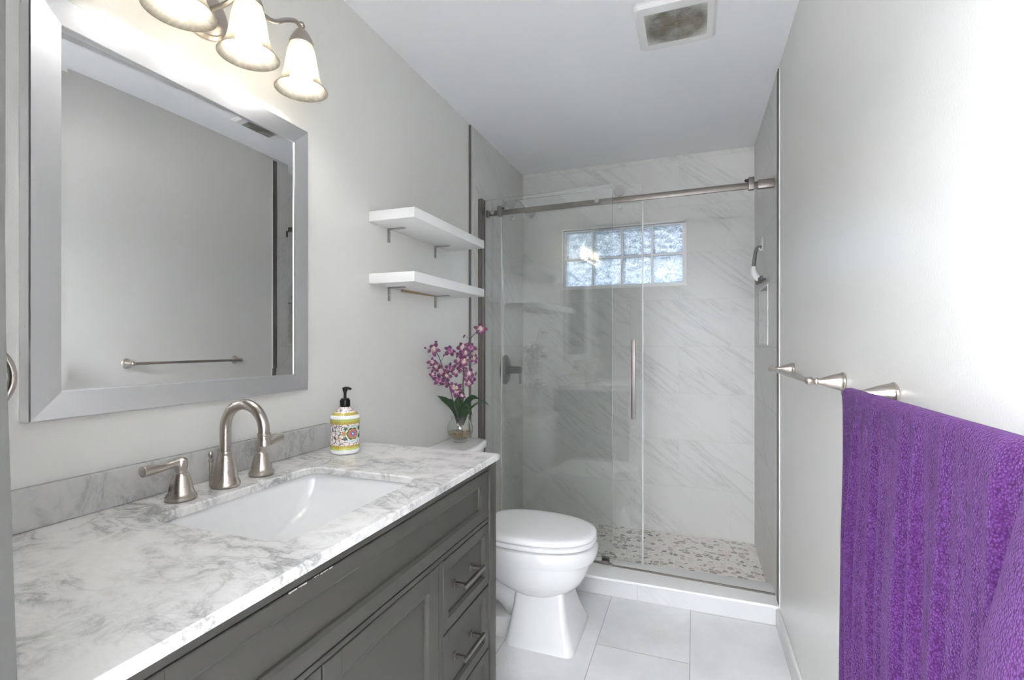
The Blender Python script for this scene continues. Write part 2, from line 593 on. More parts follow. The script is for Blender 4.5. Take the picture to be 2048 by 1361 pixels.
c = t.mix(t.math('MULTIPLY', t.math('MULTIPLY', vine, keep), inpink), bands, (0.10, 0.085, 0.10))
c = t.mix(t.math('MULTIPLY', t.math('MULTIPLY', dots, inpink), 0.8), c, dcol)
ingold = t.ramp(vv, [(0.0, (0, 0, 0)), (0.135, (1, 1, 1)), (0.187, (0, 0, 0)), (0.62, (1, 1, 1)), (0.673, (0, 0, 0)), (0.80, (1, 1, 1)), (0.84, (0, 0, 0))], 'CONSTANT')
wave = t.math('SINE', t.math('MULTIPLY', U, 1100.0))
c = t.mix(t.math('MULTIPLY', t.math('GREATER_THAN', wave, 0.2), t.math('MULTIPLY', ingold, 0.75)), c, (0.60, 0.52, 0.18))
t.set(Base_Color=c, Roughness=0.2)
M['majolica'] = t.m
for k, cc in (('med_white', (0.74, 0.78, 0.76)), ('med_teal', (0.33, 0.47, 0.42)), ('med_green', (0.06, 0.10, 0.05)), ('med_gold', (0.45, 0.30, 0.05)), ('med_pink', (0.52, 0.18, 0.20)), ('med_blue', (0.12, 0.13, 0.42))):
    M[k] = simple(k.replace('med', 'glaze'), cc, 0.25)

# ================================================================== SETTING
bm = NB(); box(bm, -0.1, W + 0.1, 0.0, YC + 0.02, -0.06, 0.0)
uv_by(bm, lambda p, n: (p.y, p.x)); struct('floor', bm, M['floortile'])
bm = NB(); box(bm, -0.1, W + 0.1, YC + 0.15, YB + 0.12, -0.06, 0.004)
uv_by(bm, lambda p, n: (p.x, p.y)); o = struct('floor_shower', bm, M['shards'])
bm = NB(); box(bm, -0.1, W + 0.1, 0.0, YB + 0.12, H, H + 0.08); struct('ceiling', bm, M['ceiling'])

def uv_wall(p, n):
    if abs(n.x) > 0.7:
        return (p.y if n.x > 0 else -p.y, p.z)
    if abs(n.y) > 0.7:
        return (p.x, p.z)
    return (p.x, p.y + 0.2)

# left wall: painted, tiled inside the shower
bm = NB(); box(bm, -0.12, 0.0, 0.0, 2.45, 0, H); wl = struct('wall_left', bm, M['wall'])
bm = NB(); box(bm, -0.12, 0.004, 2.45, YB + 0.1, 0, H); uv_by(bm, uv_wall); obj('tile_cladding', bm, M['walltile'], wl)
# right wall, with the niche let into the tile
bm = NB(); box(bm, W, W + 0.12, -0.3, 2.43, 0, H); wr = struct('wall_right', bm, M['wall'])
NY0, NY1, NZ0, NZ1 = 2.745, 3.058, 1.228, 1.523
bm = NB()
for a in ((2.43, NY0, 0, H), (NY1, YB + 0.1, 0, H), (NY0, NY1, 0, NZ0), (NY0, NY1, NZ1, H)):
    box(bm, W - 0.002, W + 0.12, *a)
uv_by(bm, uv_wall); obj('tile_cladding', bm, M['walltile'], wr)
bm = NB(); box(bm, W + 0.085, W + 0.12, NY0, NY1, NZ0, NZ1); uv_by(bm, uv_wall); obj('niche_back', bm, M['walltile'], wr)
bm = NB()
ng = 0.006
for a in ((NY0 - ng, NY0, NZ0 - ng, NZ1 + ng), (NY1, NY1 + ng, NZ0 - ng, NZ1 + ng), (NY0, NY1, NZ0 - ng, NZ0), (NY0, NY1, NZ1, NZ1 + ng)):
    box(bm, W - 0.0045, W - 0.001, *a)
obj('niche_edging', bm, M['trim'], wr)
# back wall with the window opening
WX0, WX1, WZ0, WZ1 = 0.305, 1.100, 1.615, 2.012
bm = NB()
for a in ((-0.1, WX0, 0, H), (WX1, W + 0.1, 0, H), (WX0, WX1, 0, WZ0), (WX0, WX1, WZ1, H)):
    box(bm, a[0], a[1], YB, YB + 0.11, a[2], a[3])
uv_by(bm, uv_wall); struct('wall_back', bm, M['walltile'])
# front wall beside and above the doorway the photo is taken from; its jamb edge leans a little
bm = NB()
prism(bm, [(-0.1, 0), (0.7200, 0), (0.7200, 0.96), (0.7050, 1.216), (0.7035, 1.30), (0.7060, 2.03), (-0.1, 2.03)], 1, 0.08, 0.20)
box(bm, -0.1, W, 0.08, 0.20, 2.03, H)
struct('wall_front', bm, M['jamb_dimmed'])
# unseen hallway behind the camera, added to carry the fill light
bm = NB(); box(bm, -1.2, 2.8, -3.1, -3.0, 0, H); struct('wall_hall_back', bm, M['ceiling'])
bm = NB(); box(bm, -1.2, -1.1, -3.0, 0.0, 0, H); struct('wall_hall_left', bm, M['ceiling'])
bm = NB(); box(bm, 2.7, 2.8, -3.0, 0.0, 0, H); struct('wall_hall_right', bm, M['ceiling'])
bm = NB(); box(bm, -1.2, 0.0, 0.0, 0.08, 0, H); box(bm, W + 0.12, 2.8, 0.0, 0.08, 0, H); struct('wall_hall_front', bm, M['wall'])
bm = NB(); box(bm, -1.2, 2.8, -3.1, 0.0, -0.06, 0.0); struct('floor_hall', bm, simple('hall_floor_grey', (0.42, 0.42, 0.42), 0.5))
bm = NB(); box(bm, -1.2, 2.8, -3.1, 0.0, H, H + 0.08); struct('ceiling_hall', bm, M['ceiling'])

# baseboard
bm = NB(); prism(bm, [(W, 0), (W - 0.014, 0), (W - 0.014, 0.064), (W - 0.009, 0.076), (W, 0.079)], 1, 0.2, YC - 0.001, 0.0012)
struct('baseboard_right', bm, M['trim'])
# metal strips that edge the tile
bm = NB(); box(bm, W - 0.006, W + 0.002, 2.400, 2.436, 0.095, 2.425, 0.001); struct('trim_1', bm, M['nickel_dark'])
bm = NB(); box(bm, -0.002, 0.007, 2.437, 2.457, 0.09, 2.43, 0.001); struct('trim_2', bm, M['nickel_dark'])
# pale caulk beside the strip on the right
bm = NB(); box(bm, W - 0.0025, W + 0.001, 2.392, 2.3995, 0.08, 2.425); struct('trim_3', bm, M['trim'])

# shower curb: tiled riser and white sill
cb = thing('shower_curb', 'low white marble tiled shower curb across the floor below the glass', 'shower curb', (0.75, 2.5, 0))
bm = NB(); box(bm, 0.0, W, YC, 2.62, 0.0, 0.074); uv_by(bm, uv_wall); obj('tiled_riser', bm, M['curbtile'], cb)
bm = NB(); box(bm, 0.001, W - 0.001, YC - 0.006, 2.626, 0.074, 0.087, 0.003); obj('sill', bm, M['trim'], cb)
cb['kind'] = 'structure'

# window of glass blocks
win = bpy.data.objects.new('window_1', None); COL.objects.link(win); win.location = (0.7, YB + 0.05, WZ0); win['kind'] = 'structure'
ORG[win] = Vector((0.7, YB + 0.05, WZ0))
nx, nz, jt = 4, 2, 0.013
bw_, bh_ = (WX1 - WX0 - jt) / nx, (WZ1 - WZ0 - jt) / nz
bm = NB()
for i in range(nx + 1):
    x = WX0 + i * bw_
    box(bm, x, x + jt, YB + 0.012, YB + 0.085, WZ0, WZ1)
for j in range(nz + 1):
    z = WZ0 + j * bh_
    box(bm, WX0 + 0.0005, WX1 - 0.0005, YB + 0.0115, YB + 0.086, z, z + jt)
obj('mortar_grid', bm, M['joint'], win)
bm = NB()
fw = 0.011
box(bm, WX0 - fw, WX0, YB - 0.004, YB + 0.014, WZ0 - fw, WZ1 + fw); box(bm, WX1, WX1 + fw, YB - 0.004, YB + 0.014, WZ0 - fw, WZ1 + fw)
box(bm, WX0, WX1, YB - 0.004, YB + 0.014, WZ0 - fw, WZ0); box(bm, WX0, WX1, YB - 0.004, YB + 0.014, WZ1, WZ1 + fw)
obj('window_edging', bm, M['trim'], win)
for i in range(nx):
    for j in range(nz):
        bm = NB()
        x0, z0 = WX0 + i * bw_ + jt, WZ0 + j * bh_ + jt
        box(bm, x0, x0 + bw_ - jt, YB + 0.016, YB + 0.082, z0, z0 + bh_ - jt, 0.012, 4)
        obj('glass_block', bm, M['block'], win)
# roof overhang outside above the window
bm = NB(); box(bm, -1.5, 3.0, YB + 0.16, YB + 1.15, 2.14, 2.24); struct('trim_4', bm, simple('dark_soffit', (0.07, 0.075, 0.13), 0.7))

bm = NB(); box(bm, -6, 8, YB + 0.16, YB + 14, -0.6, -0.5); struct('floor_outside', bm, simple('winter_lawn', (0.20, 0.24, 0.20), 0.9))

# ================================================================== VANITY
CZ, CT = 0.885, 0.018                             # counter top height, thickness
XF = 0.575                                        # cabinet face
V0, V1 = 0.215, 1.419
vt = thing('vanity_cabinet', 'dark grey vanity cabinet with recessed panel doors and drawers under the marble top', 'cabinet', (0.29, 0.8, 0))
XI = XF - 0.020                                   # face-frame plane behind the fronts
bm = NB()
box(bm, 0.004, XI - 0.02, V0, V1, 0.09, 0.60)                       # carcass, low enough to clear the basin
box(bm, 0.004, XI - 0.02, V0, V0 + 0.02, 0.60, CZ - CT - 0.001)
box(bm, 0.004, XI - 0.02, V1 - 0.02, V1, 0.60, CZ - CT - 0.001)
obj('carcass', bm, M['cab'], vt)
bm = NB()                                         # face frame rails and stiles
Z1 = CZ - CT - 0.001
box(bm, XI - 0.02, XF - 0.001, 0.35, 1.372, 0.8462, Z1)             # top rail
box(bm, XI - 0.02, XF - 0.001, 0.262, 1.372, 0.6893, 0.7000)        # rail under the long panel
box(bm, XI - 0.02, XF - 0.001, 1.0625, 1.0820, 0.10, 0.688)         # stile between door and drawers
box(bm, XI - 0.02, XF - 0.001, V0 + 0.047, 0.3485, 0.10, Z1)        # left filler
box(bm, XI - 0.02, XF - 0.001, 0.262, 1.372, 0.085, 0.1075)
obj('face_frame', bm, M['cab'], vt)
bm = NB(); box(bm, XI - 0.0195, XI - 0.012, 0.30, 1.372, 0.10, Z1 - 0.001); obj('gap_shade_board', bm, M['cab_in'], vt)  # dark sheet that puts shade into the gaps between the fronts
for y0, y1 in ((1.3725, V1), (V0, V0 + 0.0465)):
    bm = NB(); box(bm, XI - 0.03, XF + 0.004, y0, y1, 0.0, Z1, 0.0015); obj('corner_post', bm, M['cab'], vt)

def panel_front(name, y0, y1, z0, z1, fw, parent, rail=None, depth=0.010, slope=0.007):
    """shaker front: frame with a sunk panel and a sloped inner edge"""
    x1, x0 = XF, XI - 0.006
    rz = rail or fw
    bm = NB()
    iy0, iy1, iz0, iz1 = y0 + fw, y1 - fw, z0 + rz, z1 - rz
    s = slope
    def q(x, a0, a1, b0, b1):
        return [(x, a0, b0), (x, a1, b0), (x, a1, b1), (x, a0, b1)]
    e = 0.0014
    loft(bm, [q(x0, y0, y1, z0, z1), q(x1 - e, y0, y1, z0, z1), q(x1, y0 + e, y1 - e, z0 + e, z1 - e),
              q(x1, iy0, iy1, iz0, iz1), q(x1 - depth * 0.55, iy0 + s, iy1 - s, iz0 + s, iz1 - s), q(x1 - depth, iy0 + s + 0.0008, iy1 - s - 0.0008, iz0 + s + 0.0008, iz1 - s - 0.0008)])
    o = obj(name, bm, M['cab'], parent, deg=20)
    for yy in (iy0, iy1):                         # fine joint lines where the top rail meets the stiles
        bm = NB(); box(bm, x1 - 0.0004, x1 + 0.00015, yy - 0.0005, yy + 0.0005, iz1, z1 - e)
        obj('joint_line', bm, M['cab_in'], o)
    return o

g = 0.0016
panel_front('false_front', 0.3508, 1.3692, 0.7030, 0.8432, 0.048, vt, 0.030)
panel_front('door', 0.6630, 1.0600, 0.110, 0.6862, 0.046, vt)
panel_front('door', 0.2645, 0.6585, 0.110, 0.6862, 0.046, vt)
def pull(y0, y1, z, parent):
    """square bar pull on two posts"""
    bm = NB()
    xb = XF - 0.010
    for y in (y0 + 0.012, y1 - 0.012):
        box(bm, xb, xb + 0.004, y - 0.008, y + 0.008, z - 0.008, z + 0.008, 0.001)
        box(bm, xb + 0.003, xb + 0.034, y - 0.0045, y + 0.0045, z - 0.0045, z + 0.0045, 0.001)
    box(bm, xb + 0.032, xb + 0.040, y0, y1, z - 0.0055, z + 0.0055, 0.0012)
    h = obj('handle', bm, M['nickel_bar'], parent)
    h['label'] = 'brushed nickel square bar pull'
for z0, z1 in ((0.5005, 0.6865), (0.3080, 0.4980), (0.109, 0.3055)):
    d = panel_front('drawer', 1.0845, 1.3695, z0 + 0.0006, z1 - 0.0006, 0.027, vt, 0.029)
    pull(1.150, 1.277, (z0 + z1) / 2 + 0.001, d)
bm = NB()
for k in range(16):
    y = 0.588 + k * 0.0062 + random.uniform(-.002, .002)
    if k in (6, 7, 8):
        continue
    box(bm, XF - 0.001, XF + 0.0003, y, y + random.uniform(.002, .008), 0.8431 - random.uniform(.0002, .0017), 0.8437)
obj('chipped_paint', bm, M['chip'], vt)['label'] = 'pale chips where the grey paint has flaked'

# countertop with the basin cut-out
def rrect(x0, x1, y0, y1, r, k=8):
    out = []
    for cx, cy, a0 in ((x1 - r, y1 - r, 0), (x0 + r, y1 - r, 90), (x0 + r, y0 + r, 180), (x1 - r, y0 + r, 270)):
        for i in range(k + 1):
            a = math.radians(a0 + 90 * i / k)
            out.append((cx + r * math.cos(a), cy + r * math.sin(a)))
    return out
SX0, SX1, SY0, SY1, SR = 0.158, 0.500, 0.652, 1.092, 0.042
C0, C1, CX = 0.203, 1.427, 0.589
inn = rrect(SX0, SX1, SY0, SY1, SR)
outr = rrect(0.002, CX, C0, C1, 0.004)
bm = NB()
def ringv(pts, z):
    return [bm.verts.new((x, y, z)) for x, y in pts]
e = 0.0035
inn_e = rrect(SX0 - e, SX1 + e, SY0 - e, SY1 + e, SR + e)
out_e = rrect(0.002, CX - e, C0, C1 - e, 0.004)
A = ringv(outr, CZ - CT); B = ringv(outr, CZ - e); Cc = ringv(out_e, CZ); D = ringv(inn_e, CZ); E_ = ringv(inn, CZ - e); F_ = ringv(inn, CZ - CT)
n_ = len(A)
for r0, r1 in ((A, B), (B, Cc), (Cc, D), (D, E_), (E_, F_), (F_, A)):
    for i in range(n_):
        j = (i + 1) % n_
        bm.faces.new((r0[i], r0[j], r1[j], r1[i]))
tag(obj('countertop', bm, M['carrara'], None, (0.3, 0.8, CZ - CT)), 'white marble countertop with grey veins and a rectangular basin cut-out', 'countertop')
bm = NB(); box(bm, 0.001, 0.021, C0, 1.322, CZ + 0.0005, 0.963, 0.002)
tag(obj('backsplash', bm, M['carrara_shaded'], None, (0.01, 0.8, CZ)), 'low grey veined marble backsplash strip along the wall behind the faucet', 'backsplash')

# undermount basin: ends slope to the bottom
sk = thing('sink', 'white rectangular undermount porcelain sink set in the marble countertop', 'sink', (0.33, 0.87, 0.70))
bm = NB()
zt = CZ - CT - 0.001
o_ = 0.004
rings = []
def rz(pts, z):
    return [(x, y, z) for x, y in pts]
rings.append(rz(rrect(SX0 - 0.022, SX1 + 0.022, SY0 - 0.022, SY1 + 0.022, SR + .02), zt - 0.012))
rings.append(rz(rrect(SX0 - 0.022, SX1 + 0.022, SY0 - 0.022, SY1 + 0.022, SR + .02), zt))
rings.append(rz(rrect(SX0 - o_, SX1 + o_, SY0 - o_, SY1 + o_, SR), zt))
for k in range(1, 13):
    f = k / 12
    s = 0.165 * (1 - math.cos(f * math.pi / 2)) + 0.015 * f     # ends ramp in
    d = 0.125 * math.sin(f * math.pi / 2)
    b = 0.020 * f
    r = max(0.02, SR - 0.015 * f)
    rings.append(rz(rrect(SX0 - o_ + b, SX1 + o_ - b, SY0 - o_ + s, SY1 + o_ - s, r), zt - d))
loft(bm, rings, cap0=False, cap1=True)
obj('basin', bm, M['porcelain'], sk, deg=60, recalc=False)
bm = NB(); lathe(bm, [(0.022, 0), (0.022, 0.002), (0.018, 0.004), (0.016, 0.002), (0.0, 0.002)], (0.33, 0.872, zt - 0.125), n=24); obj('drain', bm, M['nickel'], sk)

# ------------------------------------------------------------------ faucet
fx, fy = 0.102, 0.866
fa = thing('faucet', 'brushed nickel widespread faucet with high arc spout and two lever handles', 'faucet', (fx, fy, CZ))
bm = NB()
lathe(bm, [(0.030, 0.0005), (0.0325, 0.004), (0.0325, 0.010), (0.0285, 0.016), (0.0265, 0.022), (0.0245, 0.035), (0.0225, 0.050), (0.0205, 0.062), (0.018, 0.070), (0.0165, 0.074), (0.0165, 0.077), (0.0150, 0.079), (0.0135, 0.084)], (fx, fy, CZ)); obj('spout_base', bm, M['nickel'], fa)
arc = [(fx, fy, 0.960), (fx, fy, 1.0), (fx, fy, 1.024)]
for k in range(1, 17):
    a = math.pi * k / 16
    arc.append((fx + 0.061 - 0.061 * math.cos(a), fy, 1.024 + 0.061 * math.sin(a)))
arc.append((fx + 0.122, fy, 1.012))
bm = NB(); tube(bm, arc, 0.0125, 20); obj('spout', bm, M['nickel'], fa)
bm = NB(); lathe(bm, [(0.0135, 0), (0.0150, 0.001), (0.0150, 0.004), (0.0135, 0.0055), (0.0140, 0.016), (0.0165, 0.025), (0.0165, 0.028), (0.011, 0.028), (0.011, 0.02)], (fx + 0.122, fy, 1.020), (0, 0, -1), 24); obj('spout_tip', bm, M['nickel'], fa)
bm = NB()
lx, ly = fx - 0.034, fy - 0.012
lathe(bm, [(0.0035, 0), (0.0035, 0.058), (0.0055, 0.060), (0.0055, 0.064), (0.003, 0.067), (0.0055, 0.073), (0.0062, 0.077), (0.005, 0.082), (0.001, 0.084)], (lx, ly, CZ), n=16); obj('lift_rod', bm, M['nickel'], fa)
def handle(hx, hy, end, rise):
    bm = NB()
    lathe(bm, [(0.028, 0.0005), (0.0305, 0.004), (0.0305, 0.009), (0.0265, 0.014), (0.0245, 0.019), (0.0215, 0.034), (0.0170, 0.050), (0.0135, 0.056), (0.0135, 0.059), (0.0115, 0.061), (0.0115, 0.067)], (hx, hy, CZ))
    h = obj('handle', bm, M['nickel'], fa)
    bm = NB()
    lathe(bm, [(0.0115, 0.066), (0.0130, 0.070), (0.0130, 0.074), (0.0138, 0.080), (0.0120, 0.088), (0.007, 0.092), (0.0005, 0.093)], (hx, hy, CZ), n=24)
    z0 = CZ + 0.081
    ex, ey = end
    pts = [(hx, hy, z0), (hx + (ex - hx) * .2, hy + (ey - hy) * .2, z0 + 0.001), (hx + (ex - hx) * .45, hy + (ey - hy) * .45, z0 - 0.001), (hx + (ex - hx) * .75, hy + (ey - hy) * .75, z0 + rise * .6), (hx + (ex - hx) * .97, hy + (ey - hy) * .97, z0 + rise), (hx + (ex - hx), hy + (ey - hy), z0 + rise)]
    tube(bm, pts, [0.0110, 0.0085, 0.0072, 0.0092, 0.0112, 0.0116, 0.0098], 18, 6)
    obj('lever', bm, M['nickel'], h)
handle(0.102, 0.757, (0.106, 0.673), 0.0)
handle(0.098, 0.974, (0.092, 1.044), 0.006)

# ------------------------------------------------------------------ soap dispenser
sx, sy = 0.124, 1.270
sd = thing('soap_dispenser', 'painted floral ceramic soap dispenser with black pump on the marble countertop', 'soap dispenser', (sx, sy, CZ))
bm = NB()
prof = [(0.038, 0.0006), (0.0425, 0.002), (0.0440, 0.006), (0.0440, 0.013), (0.0437, 0.014), (0.0437, 0.104), (0.0447, 0.106), (0.0450, 0.111), (0.0440, 0.116), (0.0415, 0.119), (0.0330, 0.128), (0.0240, 0.136), (0.0170, 0.1425), (0.0160, 0.1440)]
R = lathe(bm, prof, (sx, sy, CZ), n=48)
L = bm.loops.layers.uv.verify()
for f in bm.faces:
    aa = [math.atan2(l.vert.co.y - sy, l.vert.co.x - sx) for l in f.loops]
    sh = 2 * math.pi if max(aa) - min(aa) > 3 else 0
    for l, a in zip(f.loops, aa):
        a = a + sh if a < 0 else a
        l[L].uv = (a * 0.044, l.vert.co.z - CZ)
bt = obj('bottle', bm, M['majolica'], sd)
def curved_patch(a0, zc, rad, fn, r, mat, name, parent):
    """patch on the bottle wall: fn(angle) gives the outline radius"""
    bm = NB()
    n, k = 40, 6
    c = []
    for i in range(n):
        th = 2 * math.pi * i / n
        row = []
        for j in range(1, k + 1):
            q = fn(th) * rad * j / k
            a = a0 + q * math.cos(th) / 0.0437
            row.append(bm.verts.new((sx + r * math.cos(a), sy + r * math.sin(a), CZ + zc + q * math.sin(th))))
        c.append(row)
    ctr = bm.verts.new((sx + r * math.cos(a0), sy + r * math.sin(a0), CZ + zc))
    for i in range(n):
        i2 = (i + 1) % n
        bm.faces.new((ctr, c[i][0], c[i2][0]))
        for j in range(k - 1):
            bm.faces.new((c[i][j], c[i][j + 1], c[i2][j + 1], c[i2][j]))
    return obj(name, bm, mat, parent, deg=80)
A0 = math.radians(-20)
md = curved_patch(A0, 0.064, 0.0285, lambda a: 1 + 0.03 * math.cos(8 * a), 0.04385, M['med_white'], 'medallion', sd)
for rr_, fn, mm, nm in ((0.0245, lambda a: 1 + 0.05 * math.cos(8 * a), 'med_teal', 'medallion_ring'), (0.0225, lambda a: 1.0, 'med_white', 'medallion_ring'),
                        (0.0195, lambda a: 0.88 + 0.14 * abs(math.cos(3 * a)), 'med_green', 'medallion_leaves'), (0.0165, lambda a: 0.86 + 0.16 * abs(math.cos(4 * a)), 'med_gold', 'medallion_leaves'),
                        (0.0138, lambda a: 0.82 + 0.2 * abs(math.cos(3 * a + .5)), 'med_pink', 'medallion_flower'), (0.0070, lambda a: 0.8 + 0.25 * abs(math.cos(2.5 * a)), 'med_blue', 'medallion_flower'), (0.0028, lambda a: 1, 'med_white', 'medallion_flower')):
    curved_patch(A0, 0.064, rr_, fn, 0.04385 + 0.0004 - 0.000015 * rr_ * 1000 + 0.0001, M[mm], nm, md)
# leaf sprays and a gold blossom left of the medallion, small dark print along its upper rim
for da, zc, rad, mm, ph in ((-0.60, 0.066, 0.0085, 'med_gold', 0), (-0.60, 0.066, 0.004, 'med_pink', 1), (-0.50, 0.080, 0.0065, 'med_green', 1), (-0.50, 0.050, 0.0070, 'med_green', 2), (0.62, 0.078, 0.0075, 'med_green', 0), (0.62, 0.054, 0.0075, 'med_green', 1), (-0.95, 0.075, 0.004, 'med_teal', 0), (-0.95, 0.052, 0.004, 'med_gold', 0)):
    curved_patch(A0 + da, zc, rad, lambda a, ph=ph: 0.55 + 0.5 * abs(math.cos(2.5 * a + ph)), 0.0440 + (0.0001 if rad < .005 else 0), M[mm], 'leaf_spray', bt)
for k in range(11):
    th = math.radians(35 + 11 * k)
    curved_patch(A0 + 0.0262 * math.cos(th) / 0.0437, 0.064 + 0.0262 * math.sin(th), 0.0010, lambda a: 1, 0.0444, M['black'], 'print_mark', md)
pm = NB()
lathe(pm, [(0.0150, 0.1442), (0.0158, 0.1460), (0.0158, 0.1640), (0.0150, 0.1655), (0.0130, 0.1655), (0.0130, 0.1690), (0.0115, 0.1705), (0.006, 0.1710)], (sx, sy, CZ), n=32)
pu = obj('pump_collar', pm, M['black'], sd)
pm = NB(); lathe(pm, [(0.0048, 0.170), (0.0042, 0.180), (0.0050, 0.192), (0.0070, 0.1925), (0.0075, 0.199), (0.0085, 0.201), (0.0085, 0.2035), (0.006, 0.2055), (0.0005, 0.206)], (sx, sy, CZ), n=24)
d = Vector((0.90, 0.43, 0)).normalized()
tube(pm, [Vector((sx, sy, CZ + 0.2015)), Vector((sx, sy, CZ + 0.202)) + d * 0.009, Vector((sx, sy, CZ + 0.2008)) + d * 0.015, Vector((sx, sy, CZ + 0.1985)) + d * 0.019], [0.006, 0.0045, 0.004, 0.0035], 12, 4)
obj('pump_head', pm, M['black'], sd)

# ------------------------------------------------------------------ mirror
MY0, MY1, MZ0, MZ1 = 0.527, 1.212, 1.084, 1.889
FW, FT = 0.052, 0.032
mr = thing('mirror', 'large rectangular wall mirror in wide brushed silver frame above the sink', 'mirror', (0, 0.87, MZ0))
def frame_rail(p, mat):
    """p: four outer/inner corner pairs; mitred bar with a slightly sloped face"""
    (o0, o1), (i0, i1) = p
    bm = NB()
    def sec(o, i):
        oy, oz = o; iy, iz = i
        return [(0.001, oy, oz), (FT - 0.002, oy, oz), (FT, oy + (iy - oy) * .04, oz + (iz - oz) * .04), (FT - 0.006, iy - (iy - oy) * .02, iz - (iz - oz) * .02), (FT - 0.008, iy, iz), (0.001, iy, iz)]
    loft(bm, [sec(o0, i0), sec(o1, i1)])
    obj('frame_rail', bm, mat, mr, deg=20)
oc = [(MY0, MZ0), (MY1, MZ0), (MY1, MZ1), (MY0, MZ1)]
ic = [(MY0 + FW, MZ0 + FW), (MY1 - FW, MZ0 + FW), (MY1 - FW, MZ1 - FW), (MY0 + FW, MZ1 - FW)]
for k in range(4):
    frame_rail(((oc[k], oc[(k + 1) % 4]), (ic[k], ic[(k + 1) % 4])), M['silver_h'] if k % 2 == 0 else M['silver_v'])
# the glass bows very slightly, with a bevelled border
gy0, gy1, gz0, gz1 = MY0 + FW - 0.003, MY1 - FW + 0.003, MZ0 + FW - 0.003, MZ1 - FW + 0.003
def bow(y):
    """forward offset of the glass at y: slope eases from 4.2 degrees at the near edge to 0.7 at the far one"""
    u = y - gy0
    k = math.radians(3.5) / (gy1 - gy0)
    return 0.0012 + 0.85 * (math.radians(4.2) * u - k * u * u / 2)
bv = 0.024
bm = NB()
ys = [gy0 + bv + (gy1 - gy0 - 2 * bv) * i / 24 for i in range(25)]
G = [[bm.verts.new((bow(y) + 0.0005, y, z)) for z in (gz0 + bv, (gz0 + gz1) / 2, gz1 - bv)] for y in ys]
for a, b in zip(G, G[1:]):
    for j in range(2):
        bm.faces.new((a[j], b[j], b[j + 1], a[j + 1]))
obj('mirror_glass', bm, M['mirror'], mr, deg=60)
bm = NB()
t_ = 0.0006
def strip(p):
    vs = [bm.verts.new(v) for v in p]
    bm.faces.new(vs)
B0, B1 = bow(gy0 + bv) + 0.0005, bow(gy1 - bv) + 0.0005
strip([(B0 - t_, gy0, gz0), (B0, gy0 + bv, gz0 + bv), (B0, gy0 + bv, gz1 - bv), (B0 - t_, gy0, gz1)])
strip([(B1, gy1 - bv, gz0 + bv), (B1 - t_, gy1, gz0), (B1 - t_, gy1, gz1), (B1, gy1 - bv, gz1 - bv)])
for za, zb in ((gz0, gz0 + bv), (gz1, gz1 - bv)):
    prev = None
    for y in [gy0] + ys + [gy1]:
        yc = min(max(y, ys[0]), ys[-1])
        pa = bm.verts.new((bow(yc) + 0.0005 - t_, y, za))
        pb = bm.verts.new((bow(yc) + 0.0005, yc, zb))
        if prev and (pb.co - prev[1].co).length > 1e-6:
            bm.faces.new((prev[0], pa, pb, prev[1]))
        elif prev:
            bm.faces.new((prev[0], pa, pb))
        prev = (pa, pb)
obj('bevel_border', bm, M['mirror'], mr, deg=5)

# ------------------------------------------------------------------ vanity light
vl = thing('vanity_light', 'three bulb nickel wall light with alabaster bell shades above the mirror', 'wall light', (0, 0.885, 2.06))
bm = NB(); R = lathe(bm, [(0.066, 0.0005), (0.066, 0.008), (0.058, 0.012), (0.056, 0.018), (0.045, 0.025), (0.020, 0.030), (0.0, 0.031)], (0, 0.875, 2.062), (1, 0, 0), 40)
for ring in R:
    for v_ in ring:
        v_.co.y = 0.875 + (v_.co.y - 0.875) * 1.15
obj('backplate', bm, M['nickel'], vl)
LX, LY = 0.13, (0.734, 0.907, 1.080)
bm = NB()
tube(bm, [(0.025, 0.885, 2.062), (0.07, 0.895, 2.075), (0.115, 0.905, 2.108), (LX, 0.907, 2.125)], 0.0065, 14, 6)
for s in (-1, 1):
    tube(bm, [(0.10, 0.905, 2.098), (LX - .006, 0.907 + s * .035, 2.072), (LX, 0.907 + s * .075, 2.070), (LX, 0.907 + s * .115, 2.098), (LX, 0.907 + s * .15, 2.117), (LX, 0.907 + s * .172, 2.113)], 0.006, 14, 8)
obj('arm', bm, M['nickel'], vl)
for y in LY:
    bm = NB()
    lathe(bm, [(0.0005, 0.128), (0.007, 0.126), (0.0095, 0.118), (0.007, 0.111), (0.0085, 0.107), (0.014, 0.103), (0.022, 0.092), (0.029, 0.078), (0.0325, 0.068), (0.0325, 0.062), (0.029, 0.062), (0.02, 0.09), (0.0, 0.095)], (LX, y, 2.0), n=28)
    obj('lamp_socket', bm, M['nickel'], vl)
    bm = NB()
    po = [(0.0300, 0.066), (0.0335, 0.055), (0.0385, 0.035), (0.0420, 0.012), (0.0450, -0.010), (0.0500, -0.030), (0.0590, -0.049), (0.0690, -0.061)]
    pi_ = [(r - 0.0028, t) for r, t in po][::-1]
    lathe(bm, po + [(0.0702, -0.0625)] + pi_, (LX, y, 2.0), n=40, cap0=False, cap1=False)
    obj('lamp_shade', bm, M['alabaster'], vl, deg=60)
    bm = NB()
    sphere(bm, (LX, y, 1.975), 0.0295, 14)
    lathe(bm, [(0.0245, 1.991), (0.017, 2.012), (0.0135, 2.03), (0.0135, 2.055)], (LX, y, 0.0), n=24, cap0=False)
    obj('bulb', bm, M['bulb'], vl, deg=80)

